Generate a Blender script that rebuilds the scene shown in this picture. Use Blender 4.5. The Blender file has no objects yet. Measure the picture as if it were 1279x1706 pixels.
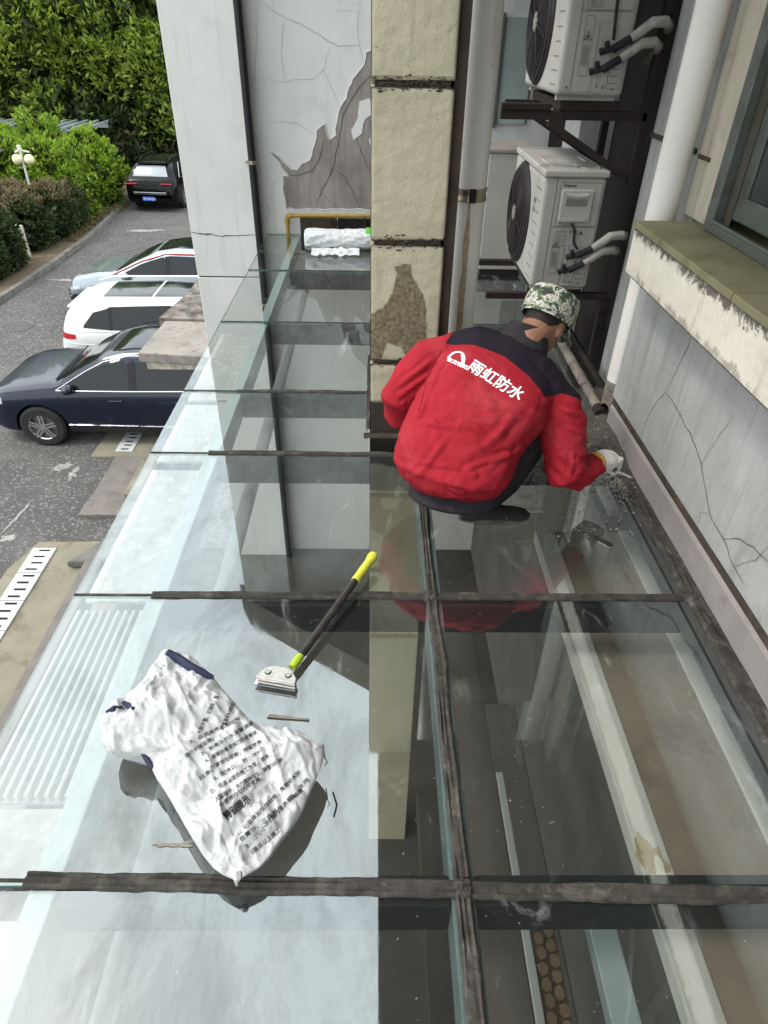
import bpy, bmesh, math, random
import numpy as np
from mathutils import Vector, Matrix, noise
from mathutils.bvhtree import BVHTree
random.seed(7); np.random.seed(7)
S = bpy.context.scene
COL = S.collection
R = math.radians
# ---------------------------------------------------------------- camera
CAM = Vector((0, 0, 1.6))
ROT = Matrix(((1.0, -0.00713, -0.01632), (-0.00890, 0.5941, -0.8043), (0.01543, 0.8044, 0.5939)))
ex = Vector(ROT.col[0]).normalized(); ez = Vector(ROT.col[2]); ez = (ez - ex * ez.dot(ex)).normalized(); ey = ez.cross(ex)
cd = bpy.data.cameras.new('camera'); cam = bpy.data.objects.new('camera', cd); COL.objects.link(cam)
mw = Matrix((ex, ey, ez)).transposed().to_4x4(); mw.translation = CAM; cam.matrix_world = mw
cd.sensor_fit = 'HORIZONTAL'; cd.sensor_width = 36; cd.lens = 1087 / 1279 * 36
cd.clip_start = 0.02; cd.clip_end = 2000
S.camera = cam
# ---------------------------------------------------------------- world, sun, exposure
W = bpy.data.worlds.new('World'); S.world = W; W.use_nodes = True
nt = W.node_tree; nt.nodes.clear()
wo = nt.nodes.new('ShaderNodeOutputWorld'); bg = nt.nodes.new('ShaderNodeBackground')
sky = nt.nodes.new('ShaderNodeTexSky'); sky.sky_type = 'NISHITA'; sky.sun_disc = False
sky.sun_elevation = R(55); sky.sun_rotation = R(-70); sky.air_density = 1.2; sky.dust_density = 3.0
bg.inputs[1].default_value = 0.12
ovc = nt.nodes.new('ShaderNodeMixRGB'); ovc.inputs[0].default_value = 0.75      # overcast veil over the clear sky
ovc.inputs[2].default_value = (15.9, 17.0, 17.3, 1)
nt.links.new(sky.outputs[0], ovc.inputs[1]); nt.links.new(ovc.outputs[0], bg.inputs[0]); nt.links.new(bg.outputs[0], wo.inputs[0])
sl = bpy.data.lights.new('sun', 'SUN'); sl.energy = 1.5; sl.angle = R(14); sl.color = (1.0, 0.96, 0.9)
so = bpy.data.objects.new('sun', sl); COL.objects.link(so)
sd = Vector((-math.cos(R(55)) * 0.85, -math.cos(R(55)) * 0.3, math.sin(R(55))))
so.rotation_euler = sd.to_track_quat('Z', 'Y').to_euler()
S.view_settings.view_transform = 'Standard'; S.view_settings.look = 'None'
S.view_settings.exposure = 0.6; S.view_settings.gamma = 1; S.view_settings.use_curve_mapping = False
S.render.engine = 'CYCLES'
S.cycles.max_bounces = 8; S.cycles.transparent_max_bounces = 16; S.cycles.glossy_bounces = 4
S.cycles.caustics_reflective = False; S.cycles.caustics_refractive = False

# ---------------------------------------------------------------- helpers
def sstep(a, b, x):
    t = max(0, min(1, (x - a) / (b - a))); return t * t * (3 - 2 * t)
def fbm(p, o=4): return noise.fractal(Vector(p), 1.0, 2.0, o)
def tag(o, label=None, cat=None, group=None, kind=None):
    if label: o['label'] = label
    if cat: o['category'] = cat
    if group: o['group'] = group
    if kind: o['kind'] = kind
    return o
def empty(name, loc, label, cat, group=None, rz=0):
    o = bpy.data.objects.new(name, None); COL.objects.link(o); o.location = loc; o.rotation_euler = (0, 0, rz)
    o.empty_display_size = .1
    return tag(o, label, cat, group)
def worldloc(o):
    v = Vector((0, 0, 0))
    while o: v = v + o.location; o = o.parent
    return v
class MB:
    def __init__(s): s.v = []; s.f = []; s.m = []
    def add(s, vs, fs, m=0):
        b = len(s.v); s.v += [tuple(v) for v in vs]; s.f += [tuple(i + b for i in f) for f in fs]; s.m += [m] * len(fs); return s
    def box(s, x0, x1, y0, y1, z0, z1, m=0):
        return s.add([(x0,y0,z0),(x1,y0,z0),(x1,y1,z0),(x0,y1,z0),(x0,y0,z1),(x1,y0,z1),(x1,y1,z1),(x0,y1,z1)],
                     [(0,3,2,1),(4,5,6,7),(0,1,5,4),(1,2,6,5),(2,3,7,6),(3,0,4,7)], m)
    def obox(s, c, ax, ay, az, m=0):
        c = Vector(c); ax = Vector(ax); ay = Vector(ay); az = Vector(az)
        vs = [c + i*ax + j*ay + k*az for k in (-1,1) for (i,j) in ((-1,-1),(1,-1),(1,1),(-1,1))]
        return s.add(vs, [(0,3,2,1),(4,5,6,7),(0,1,5,4),(1,2,6,5),(2,3,7,6),(3,0,4,7)], m)
    def prism(s, poly, z0, z1, m=0):
        n = len(poly); a = sum(poly[i][0]*poly[(i+1)%n][1]-poly[(i+1)%n][0]*poly[i][1] for i in range(n))
        if a < 0: poly = poly[::-1]
        vs = [(x,y,z0) for x,y in poly] + [(x,y,z1) for x,y in poly]
        return s.add(vs, [tuple(range(n-1,-1,-1)), tuple(range(n,2*n))] + [(i,(i+1)%n,n+(i+1)%n,n+i) for i in range(n)], m)
    def tube(s, path, r, n=12, m=0, cap=True, closed=False):
        P = [Vector(p) for p in path]; rs = r if isinstance(r, (list, tuple)) else [r]*len(P)
        up = None; rings = []; N = len(P)
        for i, p in enumerate(P):
            if closed: d = (P[(i+1)%N] - P[i-1])
            else: d = (P[min(i+1,N-1)] - P[max(i-1,0)])
            d.normalize()
            if up is None:
                up = Vector((0,0,1)) if abs(d.z) < .9 else Vector((1,0,0))
            u = (up - d*up.dot(d)).normalized(); w = d.cross(u); up = u
            rings.append([p + rs[i]*(math.cos(2*math.pi*k/n)*u + math.sin(2*math.pi*k/n)*w) for k in range(n)])
        vs = [v for rg in rings for v in rg]; fs = []
        for i in range(N if closed else N-1):
            a = i*n; b = ((i+1)%N)*n
            for k in range(n): fs.append((a+k, a+(k+1)%n, b+(k+1)%n, b+k))
        if cap and not closed: fs += [tuple(range(n-1,-1,-1)), tuple((N-1)*n+k for k in range(n))]
        return s.add(vs, fs, m)
    def lathe(s, prof, n=24, c=(0,0,0), axis='z', m=0):
        vs = []
        for r_, h in prof:
            for k in range(n):
                a = 2*math.pi*k/n; x = r_*math.cos(a); y = r_*math.sin(a)
                p = (x,y,h) if axis == 'z' else ((h,x,y) if axis == 'x' else (y,h,x))
                vs.append((p[0]+c[0], p[1]+c[1], p[2]+c[2]))
        fs = [(i*n+k, i*n+(k+1)%n, (i+1)*n+(k+1)%n, (i+1)*n+k) for i in range(len(prof)-1) for k in range(n)]
        return s.add(vs, fs, m)
    def ell(s, c, rx, ry=None, rz=None, n=16, m=0, M_=None):
        ry = ry or rx; rz = rz or rx; vs = []; h = n//2; c = Vector(c)
        for i in range(h+1):
            t = math.pi*i/h
            for k in range(n):
                a = 2*math.pi*k/n; v = Vector((rx*math.sin(t)*math.cos(a), ry*math.sin(t)*math.sin(a), rz*math.cos(t)))
                vs.append(c + (M_ @ v if M_ else v))
        fs = [(i*n+k, (i+1)*n+k, (i+1)*n+(k+1)%n, i*n+(k+1)%n) for i in range(h) for k in range(n)]
        return s.add(vs, fs, m)
    def grid(s, fn, nu, nv, m=0):
        vs = [fn(i/nu, j/nv) for j in range(nv+1) for i in range(nu+1)]
        w = nu+1
        return s.add(vs, [(j*w+i, j*w+i+1, (j+1)*w+i+1, (j+1)*w+i) for j in range(nv) for i in range(nu)], m)
    def build(s, name, mats, parent=None, smooth=False, bevel=0, local=False, seg=2, angle=35, fixn=False):
        me = bpy.data.meshes.new(name)
        off = Vector((0,0,0)) if (local or parent is None) else worldloc(parent)
        me.from_pydata([tuple(Vector(v)-off) for v in s.v], [], s.f)
        if not isinstance(mats, (list, tuple)): mats = [mats]
        for m in mats: me.materials.append(m)
        me.polygons.foreach_set('material_index', s.m)
        if fixn:
            bm = bmesh.new(); bm.from_mesh(me); bmesh.ops.remove_doubles(bm, verts=bm.verts, dist=1e-5); bmesh.ops.recalc_face_normals(bm, faces=bm.faces); bm.to_mesh(me); bm.free()
        if smooth:
            me.polygons.foreach_set('use_smooth', [True]*len(me.polygons))
            try: me.set_sharp_from_angle(angle=R(angle))
            except Exception: pass
        me.update()
        o = bpy.data.objects.new(name, me); COL.objects.link(o)
        if parent: o.parent = parent
        if bevel:
            b = o.modifiers.new('bevel', 'BEVEL'); b.width = bevel; b.segments = seg; b.limit_method = 'ANGLE'; b.angle_limit = R(40)
        return o
def evalmesh(o):
    bpy.context.view_layer.update()
    dg = bpy.context.evaluated_depsgraph_get()
    return bpy.data.meshes.new_from_object(o.evaluated_get(dg))
def bake(o, smooth=True):
    me = evalmesh(o); o.modifiers.clear(); o.data = me
    if smooth: me.polygons.foreach_set('use_smooth', [True]*len(me.polygons))
    return o
def bvh_of(o):
    me = evalmesh(o); off = worldloc(o)
    return BVHTree.FromPolygons([v.co + off for v in me.vertices], [tuple(p.vertices) for p in me.polygons])
def textmesh(body, size):
    c = bpy.data.curves.new('t', 'FONT'); c.body = body; c.size = size; c.resolution_u = 3
    o = bpy.data.objects.new('t', c); COL.objects.link(o); me = evalmesh(o); bpy.data.objects.remove(o)
    return [Vector((v.co.x, v.co.y, 0)) for v in me.vertices], [tuple(p.vertices) for p in me.polygons]
def bold(vs, fs, d):
    V2 = []; F2 = []
    for dx, dy in ((0,0),(d,0),(0,d),(d,d)):
        b = len(V2); V2 += [v + Vector((dx,dy,0)) for v in vs]; F2 += [tuple(i+b for i in f) for f in fs]
    return V2, F2
def project(mb, vs, fs, o, u, v, bvh, n, off=.002, m=0, back=.3):
    """put flat print on a surface: (x,y)->o+x*u+y*v then along -n onto the surface"""
    out = []; n = Vector(n).normalized(); ok = []
    for p in vs:
        q = Vector(o) + p.x*Vector(u) + p.y*Vector(v)
        h = bvh.ray_cast(q + n*back, -n)
        if h[0] is None: out.append(q); ok.append(False)
        else: out.append(h[0] + n*off); ok.append(True)
    fs = [f for f in fs if all(ok[i] for i in f) and max((out[i]-out[f[0]]).length for i in f) < .08]
    mb.add(out, fs, m)
def flat(mb, vs, fs, o, u, v, m=0):
    mb.add([Vector(o)+p.x*Vector(u)+p.y*Vector(v) for p in vs], fs, m)

# ---------------------------------------------------------------- materials
def newmat(name):
    m = bpy.data.materials.new(name); m.use_nodes = True; t = m.node_tree
    return m, t, t.nodes['Principled BSDF'], t.links
def nz(t, vec, scale, detail=6, rough=.6, dist=0):
    n = t.nodes.new('ShaderNodeTexNoise'); n.inputs['Scale'].default_value = scale; n.inputs['Detail'].default_value = detail
    n.inputs['Roughness'].default_value = rough; n.inputs['Distortion'].default_value = dist
    t.links.new(vec, n.inputs['Vector']); return n.outputs['Fac']
def ramp(t, fac, stops, const=False):
    r = t.nodes.new('ShaderNodeValToRGB'); cr = r.color_ramp
    if const: cr.interpolation = 'CONSTANT'
    cr.elements[0].position = stops[0][0]; cr.elements[0].color = (*stops[0][1], 1)
    cr.elements[1].position = stops[1][0]; cr.elements[1].color = (*stops[1][1], 1)
    for p, c in stops[2:]: e = cr.elements.new(p); e.color = (*c, 1)
    t.links.new(fac, r.inputs[0]); return r.outputs[0]
def mapr(t, fac, a, b, c=0., d=1.):
    n = t.nodes.new('ShaderNodeMapRange'); n.inputs[1].default_value = a; n.inputs[2].default_value = b; n.inputs[3].default_value = c; n.inputs[4].default_value = d
    t.links.new(fac, n.inputs[0]); return n.outputs[0]
def mixc(t, fac, a, b, mode='MIX'):
    n = t.nodes.new('ShaderNodeMixRGB'); n.blend_type = mode
    for i, x in ((0, fac), (1, a), (2, b)):
        if isinstance(x, (int, float)): n.inputs[i].default_value = x
        elif isinstance(x, tuple): n.inputs[i].default_value = (*x, 1)
        else: t.links.new(x, n.inputs[i])
    return n.outputs[0]
def math2(t, op, a, b):
    n = t.nodes.new('ShaderNodeMath'); n.operation = op
    for i, x in ((0, a), (1, b)):
        if isinstance(x, (int, float)): n.inputs[i].default_value = x
        else: t.links.new(x, n.inputs[i])
    return n.outputs[0]
def coord(t, scale=(1,1,1), geo=True):
    if geo: g = t.nodes.new('ShaderNodeNewGeometry').outputs['Position']
    else: g = t.nodes.new('ShaderNodeTexCoord').outputs['Object']
    mp = t.nodes.new('ShaderNodeMapping'); mp.inputs['Scale'].default_value = scale; t.links.new(g, mp.inputs[0]); return mp.outputs[0]
def bump(t, bs, h, strength=.3, dist=.01):
    b = t.nodes.new('ShaderNodeBump'); b.inputs['Strength'].default_value = strength; b.inputs['Distance'].default_value = dist
    t.links.new(h, b.inputs['Height']); t.links.new(b.outputs[0], bs.inputs['Normal'])
def pbr(name, c1, c2=None, scale=4, rough=.7, metal=0, bmp=.2, bscale=60, bdist=.004, dirt=None, dirtscale=3, dirtamt=(.5,.7), streak=None, geo=True, coat=0, speck=None, spec=.18):
    m, t, b, L = newmat(name); v = coord(t, geo=geo)
    c2 = c2 or tuple(x*.8 for x in c1)
    col = mixc(t, mapr(t, nz(t, v, scale, 8, .65), .3, .7), c1, c2)
    if dirt:
        col = mixc(t, mapr(t, nz(t, v, dirtscale, 10, .7, .4), *dirtamt), col, dirt)
    if streak:
        vs = coord(t, (14, 14, 1.1), geo); col = mixc(t, mapr(t, nz(t, vs, 1.3, 6, .6), streak[1], streak[2], 0, .8), col, streak[0])
    if speck:
        col = mixc(t, mapr(t, nz(t, v, speck[1], 2, .5), speck[2], speck[3]), col, speck[0])
    L.new(col, b.inputs['Base Color']); b.inputs['Metallic'].default_value = metal
    L.new(mapr(t, nz(t, v, scale*3, 5), .2, .8, max(.02, rough-.1), min(1, rough+.12)), b.inputs['Roughness'])
    b.inputs['Specular IOR Level'].default_value = spec
    if coat: b.inputs['Coat Weight'].default_value = coat; b.inputs['Coat Roughness'].default_value = .04
    if bmp: bump(t, b, nz(t, v, bscale, 6, .6), bmp, bdist)
    return m
MT = {}
MT['warmplaster'] = pbr('warm_cream_plaster', (.46,.42,.34), (.38,.34,.27), 3, .9, bmp=.3, dirt=(.2,.16,.12), dirtscale=4, dirtamt=(.55,.8), streak=((.2,.16,.12),.5,.8))
MT['plaster'] = pbr('pale_plaster', (.63,.62,.59), (.56,.555,.53), 2.2, .85, bmp=.25, bscale=35, dirt=(.42,.45,.43), dirtscale=1.6, dirtamt=(.55,.85), streak=((.40,.43,.42),.55,.9))
MT['greyplaster'] = pbr('grey_sand_plaster', (.39,.39,.375), (.28,.28,.265), 3, .9, bmp=.6, bscale=160, bdist=.003, dirt=(.16,.15,.13), dirtscale=2.5, dirtamt=(.56,.8), streak=((.20,.20,.19),.5,.8), speck=((.2,.2,.19),260,.55,.75))
MT['brownpatch'] = pbr('bare_render_patch', (.31,.28,.255), (.21,.185,.165), 3, .9, bmp=.4, bscale=60, dirt=(.13,.11,.095), dirtscale=2.5, dirtamt=(.5,.85), streak=((.13,.11,.10),.45,.8))
m, t, b, L = newmat('cream_stucco'); v = coord(t)
col = mixc(t, mapr(t, nz(t, v, 3, 8, .65), .3, .7), (.50,.46,.33), (.40,.365,.26)); col = mixc(t, mapr(t, nz(t, v, 3.5, 10, .7, .4), .58, .85), col, (.22,.19,.13))
col = mixc(t, mapr(t, nz(t, coord(t,(16,16,1.4)), 1.3, 7, .6), .56, .85, 0, .6), col, (.27,.24,.16)); col = mixc(t, mapr(t, nz(t, v, 55, 3), .66, .74), col, (.17,.14,.09))
at_ = t.nodes.new('ShaderNodeAttribute'); at_.attribute_name = 'damp'; ab_ = t.nodes.new('ShaderNodeAttribute'); ab_.attribute_name = 'soot'
dn = math2(t, 'ADD', nz(t, v, 26, 9, .75, .5), -.5)
dm = mapr(t, math2(t, 'ADD', at_.outputs['Fac'], math2(t, 'MULTIPLY', dn, 1.1)), .52, .72); col = mixc(t, dm, col, mixc(t, mapr(t, nz(t, v, 60, 6, .7), .4, .65), (.13,.105,.065), (.26,.22,.14)))
dm2 = mapr(t, math2(t, 'ADD', ab_.outputs['Fac'], math2(t, 'MULTIPLY', dn, 1.3)), .5, .8); col = mixc(t, dm2, col, (.045,.038,.028))
L.new(col, b.inputs['Base Color']); b.inputs['Roughness'].default_value = .93; b.inputs['Specular IOR Level'].default_value = .15
bump(t, b, math2(t, 'ADD', nz(t, v, 150, 5, .6), math2(t, 'MULTIPLY', nz(t, v, 40, 4), .3)), .45, .004); MT['cream'] = m
MT['wetpatch'] = pbr('damp_stucco_patch', (.17,.14,.09), (.36,.31,.2), 22, .8, bmp=.7, bscale=130, bdist=.005)
MT['crack'] = pbr('crack_dark', (.07,.065,.06), (.12,.11,.1), 20, 1, bmp=0)
MT['crackpale'] = pbr('crack_faint', (.27,.28,.27), (.36,.38,.37), 9, 1, bmp=0)
MT['groove'] = pbr('mortar_groove_black', (.03,.025,.02), (.08,.06,.045), 12, .95, bmp=.6, bscale=60)
MT['pvc'] = pbr('white_pvc', (.74,.71,.66), (.66,.63,.57), 3, .38, bmp=.05, bscale=20, dirt=(.33,.26,.18), dirtscale=2.2, dirtamt=(.62,.85), streak=((.42,.33,.22),.62,.85), speck=((.25,.2,.14),70,.7,.8))
MT['pvcdirtyshade'] = pbr('grimy_shaded_pvc', (.28,.25,.21), (.14,.12,.10), 6, .55, bmp=.2, dirt=(.09,.06,.045), dirtscale=9, dirtamt=(.5,.62))  # grime, plus the floor pipe's shadow put into the colour
MT['blackpipe'] = pbr('black_pipe', (.012,.012,.014), (.02,.02,.02), 5, .4, bmp=.1)
MT['gaspipe'] = pbr('yellow_gas_pipe', (.36,.23,.03), (.26,.16,.03), 12, .5, bmp=.2, dirt=(.2,.14,.08), dirtscale=14, dirtamt=(.5,.8))
MT['rust'] = pbr('rusty_bracket_steel', (.018,.015,.015), (.036,.025,.021), 12, .75, bmp=.5, bscale=80)
MT['steel'] = pbr('stainless_clamp', (.42,.37,.28), (.25,.2,.12), 20, .4, metal=.9, bmp=.15)
MT['acwhite'] = pbr('aged_enamel_shade_toned', (.37,.355,.325), (.31,.295,.27), 4, .5, bmp=.03, dirt=(.26,.23,.19), dirtscale=5, dirtamt=(.55,.9), streak=((.3,.27,.23),.6,.9))  # base tone lowered to carry the corner's shade, under real grime and streaks
MT['acgroove'] = pbr('enamel_groove', (.13,.12,.11), (.2,.19,.17), 6, .7, bmp=0)
MT['acdark'] = pbr('fan_grille_black', (.012,.009,.010), (.03,.022,.024), 8, .5, bmp=.2)
MT['foam'] = pbr('white_pipe_wrap', (.42,.40,.36), (.25,.23,.2), 18, .8, bmp=.7, bscale=50)
MT['foamdark'] = pbr('black_insulation', (.012,.012,.014), (.03,.03,.03), 30, .8, bmp=.8, bscale=80)
MT['ink'] = pbr('black_ink', (.03,.03,.035), (.05,.05,.05), 8, .7, bmp=0)
MT['paper'] = pbr('label_grey', (.36,.35,.33), (.3,.29,.27), 30, .7, bmp=0)
MT['sealant'] = pbr('weathered_sealant', (.060,.054,.046), (.024,.021,.019), 18, .6, bmp=.8, bscale=90, bdist=.004, dirt=(.135,.12,.10), dirtscale=14, dirtamt=(.52,.75))
MT['beamdark'] = pbr('painted_steel_beam', (.28,.37,.38), (.22,.30,.31), 5, .4, bmp=.1, dirt=(.10,.12,.12), dirtscale=8, dirtamt=(.5,.8))
MT['beamblue'] = pbr('pale_blue_steel', (.50,.60,.615), (.43,.52,.535), 5, .35, bmp=.1)
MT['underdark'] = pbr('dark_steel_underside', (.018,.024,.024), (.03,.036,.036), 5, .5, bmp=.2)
MT['whitesteel'] = pbr('white_ribbed_sheet', (.50,.52,.515), (.44,.46,.455), 3, .4, bmp=.05)
MT['palepanel'] = pbr('pale_dusty_panel', (.52,.52,.51), (.42,.425,.42), 2.5, .6, bmp=.1, dirt=(.36,.38,.37), dirtscale=3, dirtamt=(.5,.8), streak=((.75,.76,.75),.5,.75))
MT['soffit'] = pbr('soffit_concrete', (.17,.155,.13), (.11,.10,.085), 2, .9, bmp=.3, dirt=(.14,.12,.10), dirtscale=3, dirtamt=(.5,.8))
m, t, b, L = newmat('flaking_white_sill'); v = coord(t); sx = t.nodes.new('ShaderNodeSeparateXYZ'); L.new(v, sx.inputs[0])
col = mixc(t, mapr(t, nz(t, v, 5, 8, .65), .35, .7), (.62,.58,.50), (.50,.45,.36)); col = mixc(t, mapr(t, nz(t, coord(t,(6,6,1.2)), 2.2, 8, .7), .56, .75, 0, .8), col, (.27,.23,.18))
hgt = mapr(t, sx.outputs[2], .90, .975, 0, .42); edge = math2(t, 'ADD', hgt, nz(t, v, 22, 8, .75, .6)); col = mixc(t, mapr(t, edge, .78, .84), col, (.10,.085,.07))
low = math2(t, 'ADD', mapr(t, sx.outputs[2], .86, .815, 0, .3), nz(t, v, 12, 7, .7)); col = mixc(t, mapr(t, low, .74, .86, 0, .7), col, (.22,.19,.15))
L.new(col, b.inputs['Base Color']); b.inputs['Roughness'].default_value = .9; bump(t, b, math2(t,'ADD',mapr(t, edge, .76, .82, 1, 0), nz(t, v, 40, 6)), .7, .006); MT['sillface'] = m
MT['silltop'] = pbr('mossy_sill_tile', (.22,.205,.12), (.15,.14,.08), 6, .85, bmp=.5, bscale=120, dirt=(.09,.09,.035), dirtscale=4, dirtamt=(.5,.75))
MT['skirt'] = pbr('pinkish_render_skirting', (.28,.25,.235), (.21,.19,.175), 5, .9, bmp=.4, bscale=90, dirt=(.12,.1,.09), dirtscale=6, dirtamt=(.58,.8))
MT['alu'] = pbr('bronze_green_aluminium', (.13,.145,.125), (.10,.11,.10), 4, .35, metal=.4, bmp=.05, dirt=(.05,.05,.04), dirtscale=9, dirtamt=(.5,.8))
MT['winglass'] = pbr('dark_window_glass', (.012,.018,.018), (.02,.026,.025), 2, .06, bmp=0, spec=.8)
MT['debris'] = pbr('dark_wet_cement', (.045,.042,.036), (.09,.082,.07), 8, .8, bmp=1, bscale=45, bdist=.01, speck=((.3,.28,.24),120,.62,.72))
MT['rubble'] = pbr('cement_crumbs', (.28,.26,.22), (.14,.13,.11), 30, .95, bmp=.5)
MT['whitecloth'] = pbr('white_plastic_film', (.62,.63,.63), (.52,.53,.54), 8, .45, bmp=1, bscale=22, bdist=.02)
MT['green'] = pbr('green_label', (.10,.42,.03), (.08,.34,.03), 8, .5, bmp=0)
MT['filmbag'] = pbr('crinkled_clear_film', (.40,.42,.38), (.28,.30,.26), 9, .25, bmp=1, bscale=24, bdist=.02, dirt=(.2,.28,.12), dirtscale=6, dirtamt=(.5,.75))
MT['yellow'] = pbr('yellow_rubber', (.62,.62,.08), (.5,.5,.05), 20, .55, bmp=.2)
MT['blackhandle'] = pbr('black_coated_tube', (.018,.016,.018), (.06,.05,.04), 25, .38, bmp=.15, bscale=80)
MT['castmetal'] = pbr('cast_aluminium', (.58,.58,.54), (.4,.38,.33), 30, .35, metal=.75, bmp=.25, bscale=120)
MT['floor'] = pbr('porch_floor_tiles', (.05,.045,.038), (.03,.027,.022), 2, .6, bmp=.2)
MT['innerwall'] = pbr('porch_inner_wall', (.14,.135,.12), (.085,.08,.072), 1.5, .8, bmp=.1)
MT['asphalt'] = pbr('worn_asphalt', (.092,.087,.084), (.066,.063,.061), .6, .9, bmp=.9, bscale=30, bdist=.02, dirt=(.14,.132,.125), dirtscale=.35, dirtamt=(.5,.8), speck=((.20,.19,.18),26,.54,.68))
MT['gutter'] = pbr('stained_gutter_concrete', (.24,.22,.165), (.17,.155,.115), 2, .9, bmp=.5, dirt=(.10,.08,.05), dirtscale=1.8, dirtamt=(.5,.75), speck=((.2,.18,.13),25,.6,.7))
MT['paving'] = pbr('pinkish_paving', (.19,.17,.152), (.13,.118,.108), 3, .9, bmp=.4, dirt=(.08,.07,.06), dirtscale=2.5, dirtamt=(.55,.8))
MT['cover'] = pbr('concrete_drain_cover', (.52,.52,.51), (.42,.42,.41), 4, .8, bmp=.2, dirt=(.25,.24,.22), dirtscale=5, dirtamt=(.6,.9))
MT['slot'] = pbr('drain_slot_black', (.02,.02,.02), None, 4, .9, bmp=0)
MT['kerb'] = pbr('grey_kerb_stone', (.18,.172,.16), (.12,.115,.105), 3, .9, bmp=.4, dirt=(.08,.085,.05), dirtscale=3, dirtamt=(.5,.8))
MT['soil'] = pbr('dry_verge_soil', (.15,.115,.075), (.09,.07,.045), 5, .95, bmp=.8, bscale=20, bdist=.02)
MT['roofslab'] = pbr('porch_roof_render', (.28,.25,.22), (.20,.18,.16), 2, .9, bmp=.3, dirt=(.09,.08,.07), dirtscale=3.0, dirtamt=(.5,.72), speck=((.12,.11,.1),12,.6,.75))
MT['sootslab'] = pbr('sooty_roof_render', (.24,.205,.18), (.15,.13,.115), 4, .9, bmp=.4, dirt=(.05,.045,.04), dirtscale=4, dirtamt=(.42,.62))
MT['manhole'] = pbr('iron_manhole', (.10,.097,.093), (.07,.07,.066), 10, .8, bmp=.8, bscale=40)
MT['paint'] = pbr('worn_white_paint', (.36,.345,.33), (.13,.122,.117), 14, .9, bmp=.2)
MT['galv'] = pbr('painted_pergola_wood', (.30,.34,.35), (.2,.23,.24), 5, .7, bmp=.2)
MT['lamppole'] = pbr('white_lamp_pole', (.62,.63,.60), (.5,.5,.48), 5, .5, bmp=.1)
MT['globe'] = pbr('cream_lamp_globe', (.72,.68,.42), (.66,.62,.38), 4, .3, bmp=0)
MT['bark'] = pbr('tree_bark', (.075,.06,.045), (.045,.036,.028), 6, .95, bmp=1, bscale=25, bdist=.03)
MT['tyre'] = pbr('tyre_rubber', (.018,.018,.018), (.03,.03,.03), 10, .8, bmp=.2)
MT['rim'] = pbr('alloy_rim', (.55,.55,.56), (.45,.45,.46), 10, .25, metal=.9, bmp=0)
MT['chrome'] = pbr('chrome_trim', (.75,.76,.78), (.7,.7,.72), 5, .12, metal=1, bmp=0)
MT['blackplastic'] = pbr('black_plastic', (.015,.015,.016), (.025,.025,.026), 10, .55, bmp=.1)
MT['carglass'] = pbr('tinted_car_glass', (.006,.008,.009), (.01,.012,.013), 2, .03, bmp=0, spec=.35)
MT['lens'] = pbr('headlight_lens', (.5,.53,.56), (.3,.32,.34), 18, .08, bmp=0, coat=1)
MT['redlens'] = pbr('red_tail_lens', (.45,.012,.015), (.3,.006,.01), 12, .12, bmp=0, coat=1)
MT['redtrim'] = pbr('red_roof_trim', (.30,.03,.03), (.24,.02,.02), 5, .3, bmp=0)
MT['plate'] = pbr('blue_number_plate', (.03,.13,.55), (.03,.11,.48), 5, .4, bmp=0)
MT['whiteink'] = pbr('white_ink', (.82,.82,.83), (.76,.76,.78), 30, .6, bmp=0)
MT['skin'] = pbr('tanned_skin', (.27,.14,.09), (.22,.11,.07), 10, .6, bmp=.1, geo=False)
MT['hair'] = pbr('black_hair', (.014,.011,.010), (.03,.022,.018), 60, .6, bmp=.5, bscale=200)
MT['trousers'] = pbr('black_trousers', (.016,.014,.017), (.030,.026,.030), 20, .9, bmp=.4, bscale=200)
MT['shoe'] = pbr('dusty_dark_shoe', (.018,.015,.015), (.04,.034,.03), 14, .85, bmp=.6, bscale=90, dirt=(.16,.14,.12), dirtscale=22, dirtamt=(.6,.8))
MT['sole'] = pbr('worn_shoe_sole', (.13,.12,.11), (.05,.045,.04), 18, .9, bmp=.6)
MT['navysack'] = pbr('navy_sack_lining', (.012,.016,.04), (.03,.035,.07), 20, .6, bmp=1, bscale=60)

def carpaint(name, c, metal=.5, rough=.32, coat=.55):
    m, t, b, L = newmat(name); b.inputs['Base Color'].default_value = (*c, 1); b.inputs['Metallic'].default_value = metal
    v = coord(t, geo=False); L.new(mapr(t, nz(t, v, 3, 6), .3, .7, rough-.05, rough+.1), b.inputs['Roughness'])
    b.inputs['Coat Weight'].default_value = coat; b.inputs['Specular IOR Level'].default_value = .5*coat; b.inputs['Coat Roughness'].default_value = .05
    L.new(mixc(t, mapr(t, nz(t, v, 2.5, 8), .5, .9, 0, .25), c, tuple(min(1, x*1.2+.003) for x in c)), b.inputs['Base Color'])
    return m
def leafmat(name, cols, rough=.5, trans=.25):
    m, t, b, L = newmat(name)
    g = t.nodes.new('ShaderNodeNewGeometry')
    n = len(cols); c = ramp(t, g.outputs['Random Per Island'], [(i/(n-1), cols[i]) for i in range(n)])
    L.new(c, b.inputs['Base Color']); b.inputs['Roughness'].default_value = rough; b.inputs['Specular IOR Level'].default_value = .25
    tr = t.nodes.new('ShaderNodeBsdfTranslucent'); L.new(mixc(t, 1.0, c, (1.3,1.3,.6), 'MULTIPLY'), tr.inputs[0])
    mx = t.nodes.new('ShaderNodeMixShader'); mx.inputs[0].default_value = trans
    L.new(b.outputs[0], mx.inputs[1]); L.new(tr.outputs[0], mx.inputs[2]); L.new(mx.outputs[0], t.nodes['Material Output'].inputs[0])
    return m
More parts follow.
